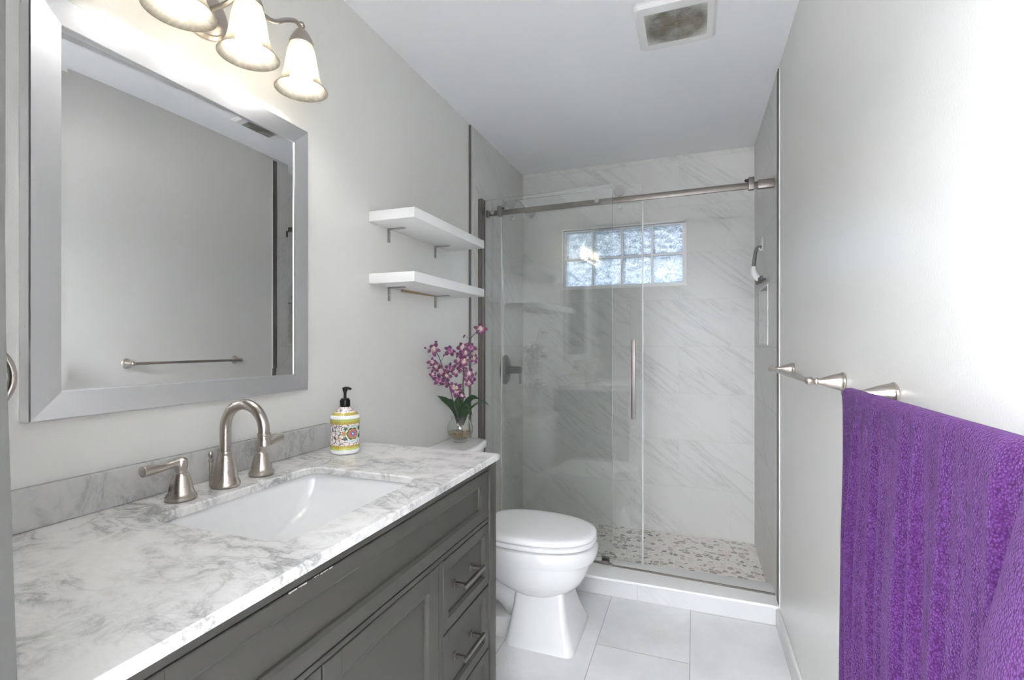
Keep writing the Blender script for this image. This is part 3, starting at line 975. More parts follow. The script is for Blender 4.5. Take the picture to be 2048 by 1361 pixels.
# ------------------------------------------------------------------ towel ring
tr_ = thing('towel_ring', 'round brushed nickel towel ring on the wall left of the mirror', 'towel ring', (0, 0.425, 1.235))
bm = NB(); lathe(bm, [(0.022, 0.0005), (0.022, 0.005), (0.017, 0.010), (0.010, 0.028), (0.007, 0.045), (0.009, 0.052), (0.009, 0.062), (0.005, 0.068), (0.0, 0.069)], (0, 0.425, 1.235), (1, 0, 0), 28); obj('post', bm, M['nickel'], tr_)
bm = NB(); tube(bm, [(0.057, 0.425 + 0.068 * math.sin(2 * math.pi * k / 48), 1.170 + 0.066 * math.cos(2 * math.pi * k / 48)) for k in range(49)], 0.0062, 14, cap=False); obj('ring', bm, M['nickel'], tr_)

# ------------------------------------------------------------------ floating shelves
def shelf(z0, label, first=None):
    if first is None:
        r = thing('floating_shelf', label, 'shelf', (0, 1.88, z0), 'white shelves over the toilet')
        bm = NB(); box(bm, 0.001, 0.200, 1.556, 2.192, z0, z0 + 0.038, 0.0012); obj('board', bm, M['shelf'], r)
        for y in (1.686, 2.067):
            bm = NB()
            box(bm, 0.0005, 0.0035, y - 0.008, y + 0.008, z0 - 0.055, z0 - 0.0003, 0.0008)
            box(bm, 0.0005, 0.075, y - 0.008, y + 0.008, z0 - 0.0035, z0 - 0.0002, 0.0008)
            for zz in (z0 - 0.022, z0 - 0.043):
                lathe(bm, [(0.0035, 0), (0.0035, 0.0012), (0.001, 0.002)], (0.0034, y, zz), (1, 0, 0), 10)
            b = obj('bracket', bm, M['steel'], r); b['label'] = 'small steel angle bracket'
        return r
    r = first.copy(); COL.objects.link(r); r.location = (0, 1.881, z0); r['label'] = label
    ORG[r] = Vector(r.location)
    for ch in first.children:
        c = ch.copy(); COL.objects.link(c); c.parent = r
    return r
s1 = shelf(1.693, 'upper white floating shelf on steel brackets above the toilet')
s2 = shelf(1.457, 'lower white floating shelf on steel brackets with a wood strip beneath', s1)
bm = NB(); prism(bm, [(1.775, 1.4567), (2.06, 1.4567), (2.055, 1.4535), (1.775, 1.4465)], 0, 0.0005, 0.012); obj('wood_strip', bm, M['cleat'], s2)['label'] = 'thin strip of bare wood'

# ================================================================== TOILET
TY = 2.03
tl_ = thing('toilet', 'white two piece toilet with closed oval lid between the vanity and shower', 'toilet', (0.4, TY, 0))
def egg(z, xb, xf, hw, ex=2.2, n=56, back=None, yo=0.0):
    """plan outline: rounded front towards +X; optional flat back"""
    cx = xb + (xf - xb) * 0.44
    out = []
    for k in range(n):
        a = 2 * math.pi * k / n
        c, s = math.cos(a), math.sin(a)
        rx = (xf - cx) if c > 0 else (cx - xb)
        x = cx + rx * math.copysign(abs(c) ** (2 / ex), c)
        y = TY + yo + hw * math.copysign(abs(s) ** (2 / ex), s)
        if back is not None and x < back:
            x = back
        out.append((x, y, z))
    return out
bm = NB()
rings = [egg(0.165, 0.46, 0.62, 0.07, 2.4), egg(0.185, 0.42, 0.66, 0.105, 2.4), egg(0.210, 0.37, 0.695, 0.132, 2.4), egg(0.240, 0.32, 0.725, 0.154, 2.4), egg(0.275, 0.285, 0.742, 0.166, 2.4), egg(0.312, 0.26, 0.753, 0.174, 2.3), egg(0.330, 0.255, 0.755, 0.1755, 2.3), egg(0.332, 0.25, 0.762, 0.181, 2.3),
         egg(0.335, 0.242, 0.774, 0.188, 2.3), egg(0.355, 0.238, 0.782, 0.192, 2.3), egg(0.380, 0.236, 0.783, 0.192, 2.3), egg(0.392, 0.24, 0.775, 0.187, 2.3), egg(0.396, 0.25, 0.763, 0.178, 2.3)]
loft(bm, rings)
obj('bowl', bm, M['porcelain'], tl_, deg=38)
def ped(z, x0, x1, hw, r):
    return [(x, y, z) for x, y in rrect(x0, x1, TY - hw, TY + hw, r, 5)]
bm = NB(); loft(bm, [ped(0.0, 0.425, 0.717, 0.166, .035), ped(0.008, 0.425, 0.717, 0.166, .035), ped(0.03, 0.430, 0.709, 0.155, .03), ped(0.06, 0.436, 0.697, 0.141, .028), ped(0.10, 0.443, 0.682, 0.125, .025), ped(0.14, 0.448, 0.671, 0.112, .022), ped(0.19, 0.452, 0.663, 0.101, .02), ped(0.25, 0.455, 0.660, 0.097, .02)])
obj('pedestal', bm, M['porcelain'], tl_, deg=28)
bm = NB()
rings = [egg(0.0, 0.06, 0.47, 0.118, 6), egg(0.014, 0.06, 0.47, 0.118, 6), egg(0.024, 0.07, 0.465, 0.108, 6), egg(0.06, 0.10, 0.45, 0.085, 4)]
loft(bm, rings); obj('foot', bm, M['porcelain'], tl_)
bm = NB(); tube(bm, [(0.10, TY, 0.10), (0.20, TY, 0.19), (0.30, TY, 0.205), (0.40, TY, 0.16), (0.46, TY, 0.10)], [0.075, 0.085, 0.088, 0.085, 0.08], 24, 6); obj('trapway', bm, M['porcelain'], tl_)
bm = NB(); rings = [egg(0.30, 0.03, 0.42, 0.13, 5), egg(0.388, 0.02, 0.42, 0.16, 5), egg(0.394, 0.03, 0.41, 0.15, 5)]; loft(bm, rings); obj('tank_shelf', bm, M['porcelain'], tl_)
def bow_plan(x0, x1, hl, bowf, z, r=0.03, n=14):
    """tank plan: straight back, bowed front with rounded ends"""
    pts = [(x0, TY + hl, z), (x0, TY - hl, z)]
    for k in range(n + 1):
        u = -1 + 2 * k / n
        x = x1 + bowf * (1 - u * u)
        ed = 1 - abs(u)
        if ed * hl < r:
            q = 1 - ed * hl / r
            x -= r * (1 - math.sqrt(max(0, 1 - q * q)))
        pts.append((x, TY + u * hl, z))
    return pts
bm = NB(); loft(bm, [bow_plan(0.022, 0.165, 0.205, 0.03, 0.392), bow_plan(0.018, 0.172, 0.215, 0.03, 0.45), bow_plan(0.014, 0.180, 0.222, 0.03, 0.722)]); obj('tank', bm, M['porcelain'], tl_, deg=50)
bm = NB(); loft(bm, [bow_plan(0.010, 0.182, 0.230, 0.032, 0.7225), bow_plan(0.008, 0.190, 0.236, 0.034, 0.727), bow_plan(0.008, 0.190, 0.236, 0.034, 0.746), bow_plan(0.011, 0.183, 0.230, 0.034, 0.754), bow_plan(0.02, 0.172, 0.220, 0.034, 0.755)]); obj('tank_lid', bm, M['porcelain'], tl_, deg=50)
bm = NB(); lathe(bm, [(0.012, 0), (0.012, 0.006), (0.007, 0.010), (0.007, 0.018)], (0.188, TY - 0.15, 0.675), (1, 0, 0), 20); tube(bm, [(0.203, TY - 0.155, 0.675), (0.206, TY - 0.12, 0.672), (0.205, TY - 0.085, 0.664)], [0.006, 0.005, 0.006], 12, 5); obj('flush_lever', bm, M['chrome'], tl_)
bm = NB(); loft(bm, [egg(0.4005, 0.27, 0.768, 0.178, 2.3, back=0.30), egg(0.402, 0.27, 0.776, 0.185, 2.3, back=0.295), egg(0.414, 0.27, 0.777, 0.186, 2.3, back=0.295), egg(0.418, 0.27, 0.772, 0.182, 2.3, back=0.298)]); obj('seat', bm, M['seat'], tl_, deg=50)
bm = NB(); loft(bm, [egg(0.4225, 0.27, 0.765, 0.175, 2.3, back=0.292), egg(0.425, 0.27, 0.775, 0.185, 2.3, back=0.288), egg(0.436, 0.27, 0.776, 0.186, 2.3, back=0.288), egg(0.444, 0.27, 0.768, 0.180, 2.3, back=0.292), egg(0.4475, 0.28, 0.750, 0.165, 2.3, back=0.305), egg(0.4490, 0.30, 0.70, 0.13, 2.3, back=0.33)]); obj('lid', bm, M['seat'], tl_, deg=60)
for s in (-1, 1):
    bm = NB(); lathe(bm, [(0.014, -0.02), (0.014, 0.02)], (0.278, TY + s * 0.075, 0.424), (0, 1, 0), 16); box(bm, 0.265, 0.30, TY + s * 0.075 - 0.018, TY + s * 0.075 + 0.018, 0.396, 0.420, 0.004); obj('hinge', bm, M['seat'], tl_)
    bm = NB(); sphere(bm, (0.30, TY + s * 0.095, 0.026), 0.014, 10, (1, 1, 0.9)); obj('bolt_cap', bm, M['porcelain'], tl_)

# ------------------------------------------------------------------ vase and orchid on the tank
vx, vy, vz = 0.105, 2.12, 0.7555
vs_ = thing('glass_vase', 'small round clear glass vase of gravel and water on the toilet tank lid', 'vase', (vx, vy, vz))
bm = NB()
po = [(0.030, 0.0006), (0.033, 0.003), (0.033, 0.008), (0.030, 0.011), (0.045, 0.021), (0.058, 0.038), (0.063, 0.058), (0.061, 0.078), (0.053, 0.097), (0.043, 0.110), (0.040, 0.117), (0.044, 0.124), (0.047, 0.128)]
pin = [(0.0445, 0.127), (0.041, 0.122), (0.0375, 0.116), (0.0405, 0.109), (0.0505, 0.096), (0.0585, 0.078), (0.0605, 0.058), (0.0555, 0.039), (0.043, 0.023), (0.028, 0.015), (0.0, 0.013)]
lathe(bm, po + pin, (vx, vy, vz), n=40); obj('bowl', bm, M['clear_glass'], vs_, deg=60)
bm = NB(); lathe(bm, [(0.0, 0.0136), (0.027, 0.0156), (0.0425, 0.0236), (0.055, 0.0395), (0.0592, 0.051), (0.0592, 0.053), (0.0, 0.053)], (vx, vy, vz), n=32); obj('water', bm, M['water'], vs_)
bm = NB()
for k in range(60):
    a = random.uniform(0, 6.283); r = math.sqrt(random.random()) * 0.046; 
    zz = 0.036 + random.uniform(0, .014) if r > .03 else 0.026 + random.uniform(0, .02)
    sphere(bm, (vx + r * math.cos(a), vy + r * math.sin(a), vz + zz), random.uniform(.003, .006), 5, (1.2, 1, .7))
g_ = obj('gravel', bm, M['gravel'], vs_); g_['kind'] = 'stuff'

orc = thing('orchid', 'artificial purple and white orchid sprays with dark green leaves in a vase', 'orchid', (vx, vy, vz + 0.06))
stems = [[(0.112, 2.114, 0.800), (0.11, 2.109, 0.85), (0.088, 2.101, 0.922), (0.065, 2.093, 1.013), (0.047, 2.069, 1.096), (0.045, 2.015, 1.174), (0.047, 1.968, 1.203)],
         [(0.115, 2.114, 0.800), (0.115, 2.111, 0.85), (0.119, 2.113, 0.922), (0.122, 2.114, 1.013), (0.126, 2.115, 1.11), (0.119, 2.113, 1.173), (0.122, 2.114, 1.209)],
         [(0.118, 2.116, 0.800), (0.117, 2.111, 0.85), (0.122, 2.114, 0.946), (0.128, 2.116, 1.11), (0.146, 2.123, 1.226), (0.174, 2.133, 1.274), (0.193, 2.160, 1.296)]]
for s in stems:
    bm = NB(); tube(bm, s, [0.0032, 0.0026, 0.0018], 8, 6); obj('stem', bm, M['stem'], orc)
leaves = [([(0.104, 2.110, 0.84), (0.094, 2.104, 0.893), (0.074, 2.096, 0.931), (0.050, 2.069, 0.962), (0.046, 1.996, 0.992)], .011), ([(0.104, 2.110, 0.84), (0.097, 2.104, 0.893), (0.083, 2.099, 0.926), (0.065, 2.093, 0.951), (0.054, 2.088, 0.931)], .012),
          ([(0.110, 2.112, 0.84), (0.11, 2.109, 0.893), (0.11, 2.109, 0.931), (0.115, 2.111, 0.965), (0.131, 2.117, 1.021)], .011), ([(0.118, 2.114, 0.84), (0.128, 2.116, 0.888), (0.137, 2.12, 0.941), (0.165, 2.13, 0.972), (0.205, 2.145, 0.963)], .010),
          ([(0.118, 2.112, 0.84), (0.130, 2.112, 0.888), (0.133, 2.100, 0.925), (0.151, 2.105, 0.936), (0.176, 2.114, 0.885)], .012), ([(0.118, 2.120, 0.84), (0.142, 2.121, 0.893), (0.169, 2.131, 0.931), (0.214, 2.148, 0.955), (0.251, 2.162, 0.917)], .0035),
          ([(0.106, 2.112, 0.84), (0.101, 2.106, 0.893), (0.101, 2.106, 0.926), (0.099, 2.105, 0.955), (0.106, 2.108, 0.985)], .011)]
VD = Vector((-0.349, 0.937, 0))                   # away from the doorway
for pts, wd_ in leaves:
    P = catmull(pts, 7)
    bm = NB(); rows = []
    n = len(P)
    for i, p in enumerate(P):
        f = i / (n - 1)
        w = wd_ * (0.45 + 1.0 * math.sin(math.pi * min(1, f * 0.93 + .07)) ** 0.8) * (1 if f < .8 else max(.06, (1 - f) / .2))
        d = (P[min(i + 1, n - 1)] - P[max(i - 1, 0)]).normalized()
        sd_ = d.cross(VD).normalized()
        nn = sd_.cross(d).normalized()
        rows.append([bm.verts.new(p - sd_ * w + nn * w * .35), bm.verts.new(p), bm.verts.new(p + sd_ * w + nn * w * .35)])
    for a, b in zip(rows, rows[1:]):
        for j in range(2):
            bm.faces.new((a[j], a[j + 1], b[j + 1], b[j]))
    bmesh.ops.solidify(bm, geom=bm.faces[:], thickness=0.0009)
    obj('leaf', bm, M['leaf'], orc, deg=60)
FL = [((0.045, 1.968, 1.205), 0.0117), ((0.065, 2.097, 1.197), 0.0117), ((0.127, 2.103, 1.211), 0.0117), ((0.154, 2.136, 1.211), 0.0107), ((0.11, 2.122, 1.172), 0.0112), ((0.146, 2.079, 1.145), 0.0112), ((0.194, 2.092, 1.159), 0.0087), ((0.045, 1.961, 1.145), 0.0087), ((0.045, 2.038, 1.097), 0.0121), ((0.045, 1.966, 1.09), 0.0068), ((0.045, 2.129, 1.109), 0.0102), ((0.093, 2.1, 1.096), 0.0102), ((0.045, 2.022, 1.06), 0.0107), ((0.048, 2.084, 1.043), 0.0097), ((0.088, 2.115, 1.006), 0.0141), ((0.134, 2.083, 0.985), 0.0087), ((0.132, 2.131, 1.068), 0.0107), ((0.148, 2.16, 1.059), 0.0121), ((0.15, 2.127, 1.04), 0.0087), ((0.191, 2.164, 1.3), 0.0126), ((0.094, 2.121, 1.129), 0.0097)]
FL += [((0.050, 1.985, 1.125), 0.010), ((0.060, 2.075, 1.075), 0.0105), ((0.105, 2.105, 1.150), 0.0105), ((0.140, 2.110, 1.185), 0.0105), ((0.120, 2.120, 1.110), 0.0095), ((0.080, 2.100, 1.020), 0.010), ((0.150, 2.125, 1.085), 0.010)]
BUD = [(0.045, 1.993, 1.238), (0.045, 1.929, 1.12), (0.045, 1.897, 1.21), (0.189, 2.124, 1.14), (0.143, 2.086, 1.264), (0.045, 2.069, 1.173), (0.045, 1.982, 1.045), (0.174, 2.15, 1.085), (0.045, 1.964, 1.109)]
allstem = [p for s in stems for p in catmull(s, 6) if p.z > 0.95]
def stalk(c):
    q = min(allstem, key=lambda p: (p - c).length + max(0, p.z - c.z) * 2)
    bm = NB(); tube(bm, [q, (q + c) / 2 - Vector((0, 0, 0.008)), c], 0.0010, 6, 4); obj('stalk', bm, M['stem'], orc)
def petal(bm, L, c, u, v, n, ang, ln, wd_, cup):
    """one petal: pointed oval with a shallow cup; UV x runs from base to tip"""
    du = u * math.cos(ang) + v * math.sin(ang)
    dv = -u * math.sin(ang) + v * math.cos(ang)
    rows = []
    for i in range(6):
        f = i / 5
        w = wd_ * math.sin(math.pi * (0.06 + 0.90 * f)) ** 0.7
        p = c + du * ln * (0.08 + f) + n * cup * ln * (f * f - .3 * f)
        rows.append([(bm.verts.new(p - dv * w + n * w * .3), f), (bm.verts.new(p), f), (bm.verts.new(p + dv * w + n * w * .3), f)])
    for a, b in zip(rows, rows[1:]):
        for j in range(2):
            q = (a[j], a[j + 1], b[j + 1], b[j])
            f = bm.faces.new([x[0] for x in q])
            for l, x in zip(f.loops, q):
                l[L].uv = (x[1], 0)
for (c, s) in FL:
    c = Vector(c); s *= 2.45
    n = Vector((0.349 + random.uniform(-.5, .5), -0.937 + random.uniform(-.3, .3), random.uniform(-.35, .35))).normalized()
    u, v, _ = frame_of(n)
    bm = NB(); L = bm.loops.layers.uv.verify()
    a0 = random.uniform(0, 6.28)
    for k in range(5):
        petal(bm, L, c, u, v, n, a0 + k * 2 * math.pi / 5 + random.uniform(-.2, .2), s * random.uniform(.85, 1.15), s * random.uniform(.26, .38), random.uniform(-.2, .9))
    f = obj('flower', bm, M['petal'], orc, deg=70)
    bm = NB(); sphere(bm, c + n * s * .12, s * .22, 6, (1, 1, .9))
    tube(bm, [c + n * s * .1, c + n * s * .3 - v * s * .25, c + n * s * .25 - v * s * .55], [s * .12, s * .26, s * .10], 8, 4)
    obj('lip', bm, random.choice([M['lip'], M['lip_pale']]), f, deg=70)
    stalk(c - n * s * .05)
for c in BUD:
    c = Vector(c)
    d = Vector((random.uniform(-.3, .3), random.uniform(-1, 1), random.uniform(-.2, .8))).normalized()
    bm = NB(); tube(bm, [c - d * .009, c - d * .003, c + d * .004, c + d * .010], [.0012, .0045, .0042, .0006], 10, 4); obj('bud', bm, M['bud'], orc, deg=70)
    stalk(c - d * .008)

# ================================================================== SHOWER
def gy(x):                                        # plane of the fixed glass, a touch out of square
    return 2.585 - 0.05 * x
def slab(bm, x0, x1, z0, z1, dy, th, edge_mi=None):
    """upright glass sheet following gy(x)+dy; side faces may take a second material"""
    vs = [[(x0, gy(x0) + dy, z), (x1, gy(x1) + dy, z), (x1, gy(x1) + dy + th, z), (x0, gy(x0) + dy + th, z)] for z in (z0, z1)]
    a = [bm.verts.new(p) for p in vs[0]]; b = [bm.verts.new(p) for p in vs[1]]
    fs = [((a[0], a[1], b[1], b[0]), 0), ((a[2], a[3], b[3], b[2]), 0), ((a[1], a[2], b[2], b[1]), 1), ((a[3], a[0], b[0], b[3]), 1), ((b[0], b[1], b[2], b[3]), 1), ((a[3], a[2], a[1], a[0]), 1)]
    for q, mi in fs:
        f = bm.faces.new(q); f.material_index = mi if edge_mi else 0
GT = 2.052
fp = thing('shower_screen', 'fixed clear glass shower panel standing at the left behind the toilet', 'glass panel', (0.4, 2.56, 0.09))
bm = NB(); slab(bm, 0.024, 0.763, 0.0955, GT, 0.0, 0.008, True); obj('glass_sheet', bm, [M['door_glass'], M['glass_edge']], fp)
bm = NB()
cy = gy(0.012)
for a in ((0.0045, 0.007, -0.034, 0.0125), (0.007, 0.030, -0.034, -0.0015), (0.007, 0.030, 0.0095, 0.0125)):
    box(bm, a[0], a[1], cy + a[2], cy + a[3], 0.0885, GT + 0.002)
obj('wall_channel', bm, M['nickel_bar'], fp)
dr = thing('shower_door', 'sliding clear glass shower door with long vertical pull, slid open to the left', 'shower door', (0.5, 2.60, 0.1))
DY = 0.042
bm = NB(); slab(bm, 0.125, 0.908, 0.1005, 2.045, DY, 0.008, True); obj('glass_sheet', bm, [M['door_glass'], M['glass_edge']], dr)
bm = NB(); slab(bm, 0.9083, 0.916, 0.1005, 1.945, DY + 0.0005, 0.007); slab(bm, 0.117, 0.1247, 0.1005, 2.04, DY + 0.0005, 0.007); obj('edge_seal', bm, M['seal'], dr)
# the pull: square bar on two stand-offs
hx, hz0, hz1 = 0.868, 0.845, 1.250
bm = NB()
yh = gy(hx) + DY
box(bm, hx - 0.011, hx + 0.011, yh - 0.034, yh - 0.018, hz0, hz1, 0.0015)
for z in (hz0 + 0.06, hz1 - 0.06):
    lathe(bm, [(0.008, 0), (0.008, 0.02)], (hx, yh - 0.0195, z), (0, 1, 0), 16)
obj('pull_handle', bm, M['nickel_bar'], dr)
# head rail carried in front of the door, behind the fixed panel
def rail(x):
    return Vector((x, gy(x) + 0.026, 1.978 - 0.009 * x / 1.5))
hr = thing('shower_rail', 'brushed nickel shower door rail spanning between the tiled side walls', 'rail', tuple(rail(0.75)))
def rbox(bm, x0, x1, h0, h1, d0, d1, bev=0.001):
    """box along the rail: heights and depths relative to its centre line"""
    before = set(bm.verts)
    box(bm, x0, x1, d0, d1, h0, h1, bev)
    for v in bm.verts:
        if v not in before:
            r = rail(v.co.x)
            v.co.y += r.y; v.co.z += r.z
bm = NB(); rbox(bm, 0.03, W - 0.03, -0.0145, 0.0145, -0.006, 0.006); obj('bar', bm, M['nickel_bar'], hr)
for x0, x1 in ((0.0325, 0.050), (W - 0.070, W - 0.003)):
    bm = NB(); rbox(bm, min(x0, 0.0325) if x0 < .1 else x0, x1, -0.020, 0.020, -0.013, 0.013, 0.002); obj('wall_bracket', bm, M['nickel_bar'], hr)
for x in (0.118, 1.408):
    bm = NB(); rbox(bm, x - 0.012, x + 0.012, -0.022, 0.036, -0.0165, 0.0100, 0.0012); s_ = obj('door_stop', bm, M['nickel_bar'], hr)
    bm = NB(); sgn = 1 if x < .5 else -1
    r = rail(x); lathe(bm, [(0.0065, 0.0), (0.0075, 0.004), (0.0065, 0.013), (0.003, 0.016), (0.0, 0.0165)], (x + sgn * 0.012, r.y - 0.003, r.z + 0.024), (sgn, 0, 0), 16); obj('stop_bumper', bm, M['rubber'], s_)
for x in (0.082, 0.683):
    r = rail(x)
    bm = NB(); lathe(bm, [(0.011, 0.0), (0.0125, 0.002), (0.0125, 0.010), (0.011, 0.012), (0.0, 0.0122)], (x, gy(x) - 0.0002, r.z), (0, -1, 0), 24); obj('fixing_bolt', bm, M['steel'], fp)
for x in (0.190, 0.795):
    r = rail(x)
    bm = NB()
    yd = gy(x) + DY - 0.0002
    lathe(bm, [(0.012, 0), (0.012, 0.0225), (0.0265, 0.0225), (0.028, 0.024), (0.028, 0.0305), (0.0265, 0.0322), (0.0, 0.0324)], (x, yd, r.z + 0.043), (0, -1, 0), 28)
    o = obj('roller', bm, M['steel'], dr)
    bm = NB(); lathe(bm, [(0.010, 0), (0.011, 0.001), (0.011, 0.007), (0.010, 0.008), (0.0, 0.0082)], (x, yd, r.z - 0.034), (0, -1, 0), 20); obj('guard_disc', bm, M['chrome'], dr)
gd = thing('door_guide', 'small dark floor guide block at the foot of the fixed shower panel', 'guide block', (0.745, 2.55, 0.09))
bm = NB()
x = 0.735
box(bm, x - 0.028, x + 0.010, gy(x) - 0.010, gy(x) - 0.0010, 0.0885, 0.108, 0.001); box(bm, x - 0.028, x + 0.010, gy(x) + 0.0095, gy(x) + 0.035, 0.0885, 0.0945, 0.001); box(bm, x - 0.028, x + 0.010, gy(x) + 0.0095, gy(x) + 0.030, 0.0945, 0.116, 0.001)
obj('guide_body', bm, M['nickel_dark'], gd)
bm = NB()
loft(bm, [[(x_, gy(x_) - 0.012, 0.0875), (x_, gy(x_) - 0.0015, 0.0875), (x_, gy(x_) - 0.0015, 0.0935), (x_, gy(x_) - 0.012, 0.0935)] for x_ in (0.762, W - 0.004)])
loft(bm, [[(x_, gy(x_) - 0.006, 0.0875), (x_, gy(x_) + 0.012, 0.0875), (x_, gy(x_) + 0.012, 0.0945), (x_, gy(x_) - 0.006, 0.0945)] for x_ in (0.035, 0.760)])
tag(obj('threshold_strip', bm, M['nickel_bar'], None, (0.75, 2.53, 0.0875)), 'thin metal threshold strip lying along the white sill of the shower curb', 'threshold')

# shower valve and head on the left tiled wall
sv = thing('shower_valve', 'round dark metal shower valve with lever seen through the glass', 'shower valve', (0.004, 2.977, 1.06))
bm = NB(); lathe(bm, [(0.095, 0.0006), (0.095, 0.006), (0.088, 0.012), (0.055, 0.016), (0.050, 0.020), (0.0, 0.021)], (0.004, 2.977, 1.06), (1, 0, 0), 48); obj('escutcheon', bm, M['gunmetal'], sv)
bm = NB(); lathe(bm, [(0.036, 0.018), (0.034, 0.030), (0.026, 0.034), (0.023, 0.060), (0.023, 0.100), (0.020, 0.112), (0.0, 0.114)], (0.004, 2.977, 1.06), (1, 0, 0), 28); obj('valve_stem', bm, M['gunmetal'], sv)
bm = NB(); tube(bm, [(0.105, 2.977, 1.055), (0.108, 2.977, 1.02), (0.109, 2.977, 0.985), (0.108, 2.977, 0.972)], [0.010, 0.0065, 0.0065, 0.006], 14, 5); obj('lever', bm, M['gunmetal'], sv)
sh = thing('wall_shower', 'chrome shower head on a bent wall arm behind the glass', 'shower head', (0.004, 2.96, 2.14))
bm = NB(); lathe(bm, [(0.030, 0.0006), (0.030, 0.004), (0.024, 0.012), (0.012, 0.016), (0.0, 0.017)], (0.004, 2.96, 2.135), (1, 0, 0), 28); obj('wall_flange', bm, M['chrome'], sh)
bm = NB(); tube(bm, [(0.012, 2.96, 2.136), (0.06, 2.96, 2.145), (0.095, 2.96, 2.148), (0.115, 2.96, 2.140), (0.150, 2.96, 2.100)], 0.0085, 14, 7); obj('shower_arm', bm, M['chrome'], sh)
d = Vector((0.55, -0.06, -0.83)).normalized()
bm = NB(); lathe(bm, [(0.0, -0.012), (0.013, -0.008), (0.014, 0.006), (0.011, 0.012), (0.020, 0.025), (0.0295, 0.040), (0.0310, 0.070), (0.0290, 0.074), (0.027, 0.0725), (0.0, 0.0725)], (0.152, 2.96, 2.098), d, 32); hd = obj('spray_head', bm, M['chrome'], sh)
bm = NB()
u, v, w_ = frame_of(d)
for rr_, nn in ((0.009, 5), (0.019, 9)):
    for k in range(nn):
        a = 2 * math.pi * k / nn
        c = Vector((0.152, 2.96, 2.098)) + d * 0.0726 + (u * math.cos(a) + v * math.sin(a)) * rr_
        lathe(bm, [(0.0030, 0), (0.0024, 0.0022), (0.0, 0.0024)], c, d, 8)
obj('nozzles', bm, M['gunmetal'], hd)

# squeegee on a hook by the niche
hk = thing('wall_hook', 'white adhesive hook on the tiled right wall above the niche', 'hook', (W - 0.003, 2.905, 1.76))
bm = NB(); box(bm, W - 0.008, W - 0.0024, 2.895, 2.915, 1.722, 1.800, 0.003); tube(bm, [(W - 0.006, 2.905, 1.735), (W - 0.018, 2.905, 1.728), (W - 0.024, 2.905, 1.738), (W - 0.023, 2.905, 1.752)], 0.004, 10, 5); obj('hook_body', bm, M['plastic'], hk)
sq = thing('squeegee', 'white and grey hand squeegee hanging from the white hook by the niche', 'squeegee', (W - 0.03, 2.905, 1.56))
bm = NB(); tube(bm, [(W - 0.0125, 2.905, 1.741), (W - 0.020, 2.905, 1.746), (W - 0.030, 2.905, 1.742), (W - 0.040, 2.905, 1.725), (W - 0.046, 2.905, 1.685), (W - 0.052, 2.905, 1.640)], [0.004, 0.0048, 0.0052, 0.0055], 12, 6, flat=(1, 1.6)); obj('grip', bm, M['greyrub'], sq)
bm = NB(); tube(bm, [(W - 0.052, 2.905, 1.642), (W - 0.051, 2.905, 1.615), (W - 0.043, 2.905, 1.592), (W - 0.030, 2.905, 1.578), (W - 0.022, 2.905, 1.574)], [0.006, 0.009, 0.008], 14, 6, flat=(1, 1.9)); obj('body', bm, M['plastic'], sq)
bm = NB(); box(bm, W - 0.031, W - 0.017, 2.800, 3.010, 1.556, 1.578, 0.003); box(bm, W - 0.018, W - 0.004, 2.803, 3.007, 1.562, 1.565, 0.0008); obj('rubber_blade', bm, M['greyrub'], sq)

# ================================================================== TOWEL BARS, TOWEL
BX, BZ = W - 0.075, 1.134
def towel_bar(y0, y1, label):
    r = thing('towel_bar', label, 'towel bar', (W, (y0 + y1) / 2, BZ), 'towel bars on the right wall')
    for y in (y0, y1):
        bm = NB()
        lathe(bm, [(0.0215, 0.0008), (0.0235, 0.003), (0.0235, 0.006), (0.0215, 0.008), (0.0205, 0.012), (0.0180, 0.022), (0.0140, 0.034), (0.0095, 0.046), (0.0072, 0.053), (0.0066, 0.056), (0.0090, 0.0575), (0.0095, 0.060), (0.0088, 0.0625), (0.0062, 0.064), (0.0070, 0.067)], (W, y, BZ), (-1, 0, 0), 32)
        sphere(bm, (BX, y, BZ), 0.0112, 12)
        obj('post', bm, M['nickel'], r)
    bm = NB(); lathe(bm, [(0.0072, 0), (0.0072, y1 - y0 - 0.016)], (BX, y0 + 0.008, BZ), (0, 1, 0), 20); obj('bar', bm, M['nickel'], r)
    return r
tb1 = towel_bar(1.417, 2.070, 'bare brushed nickel towel bar on the right wall by the shower')
tb2 = tb1.copy(); COL.objects.link(tb2); tb2.location = (W, 0.433 + 0.3265, BZ); tb2['label'] = 'brushed nickel towel bar on the right wall carrying the purple towel'
for ch in tb1.children:
    c = ch.copy(); COL.objects.link(c); c.parent = tb2

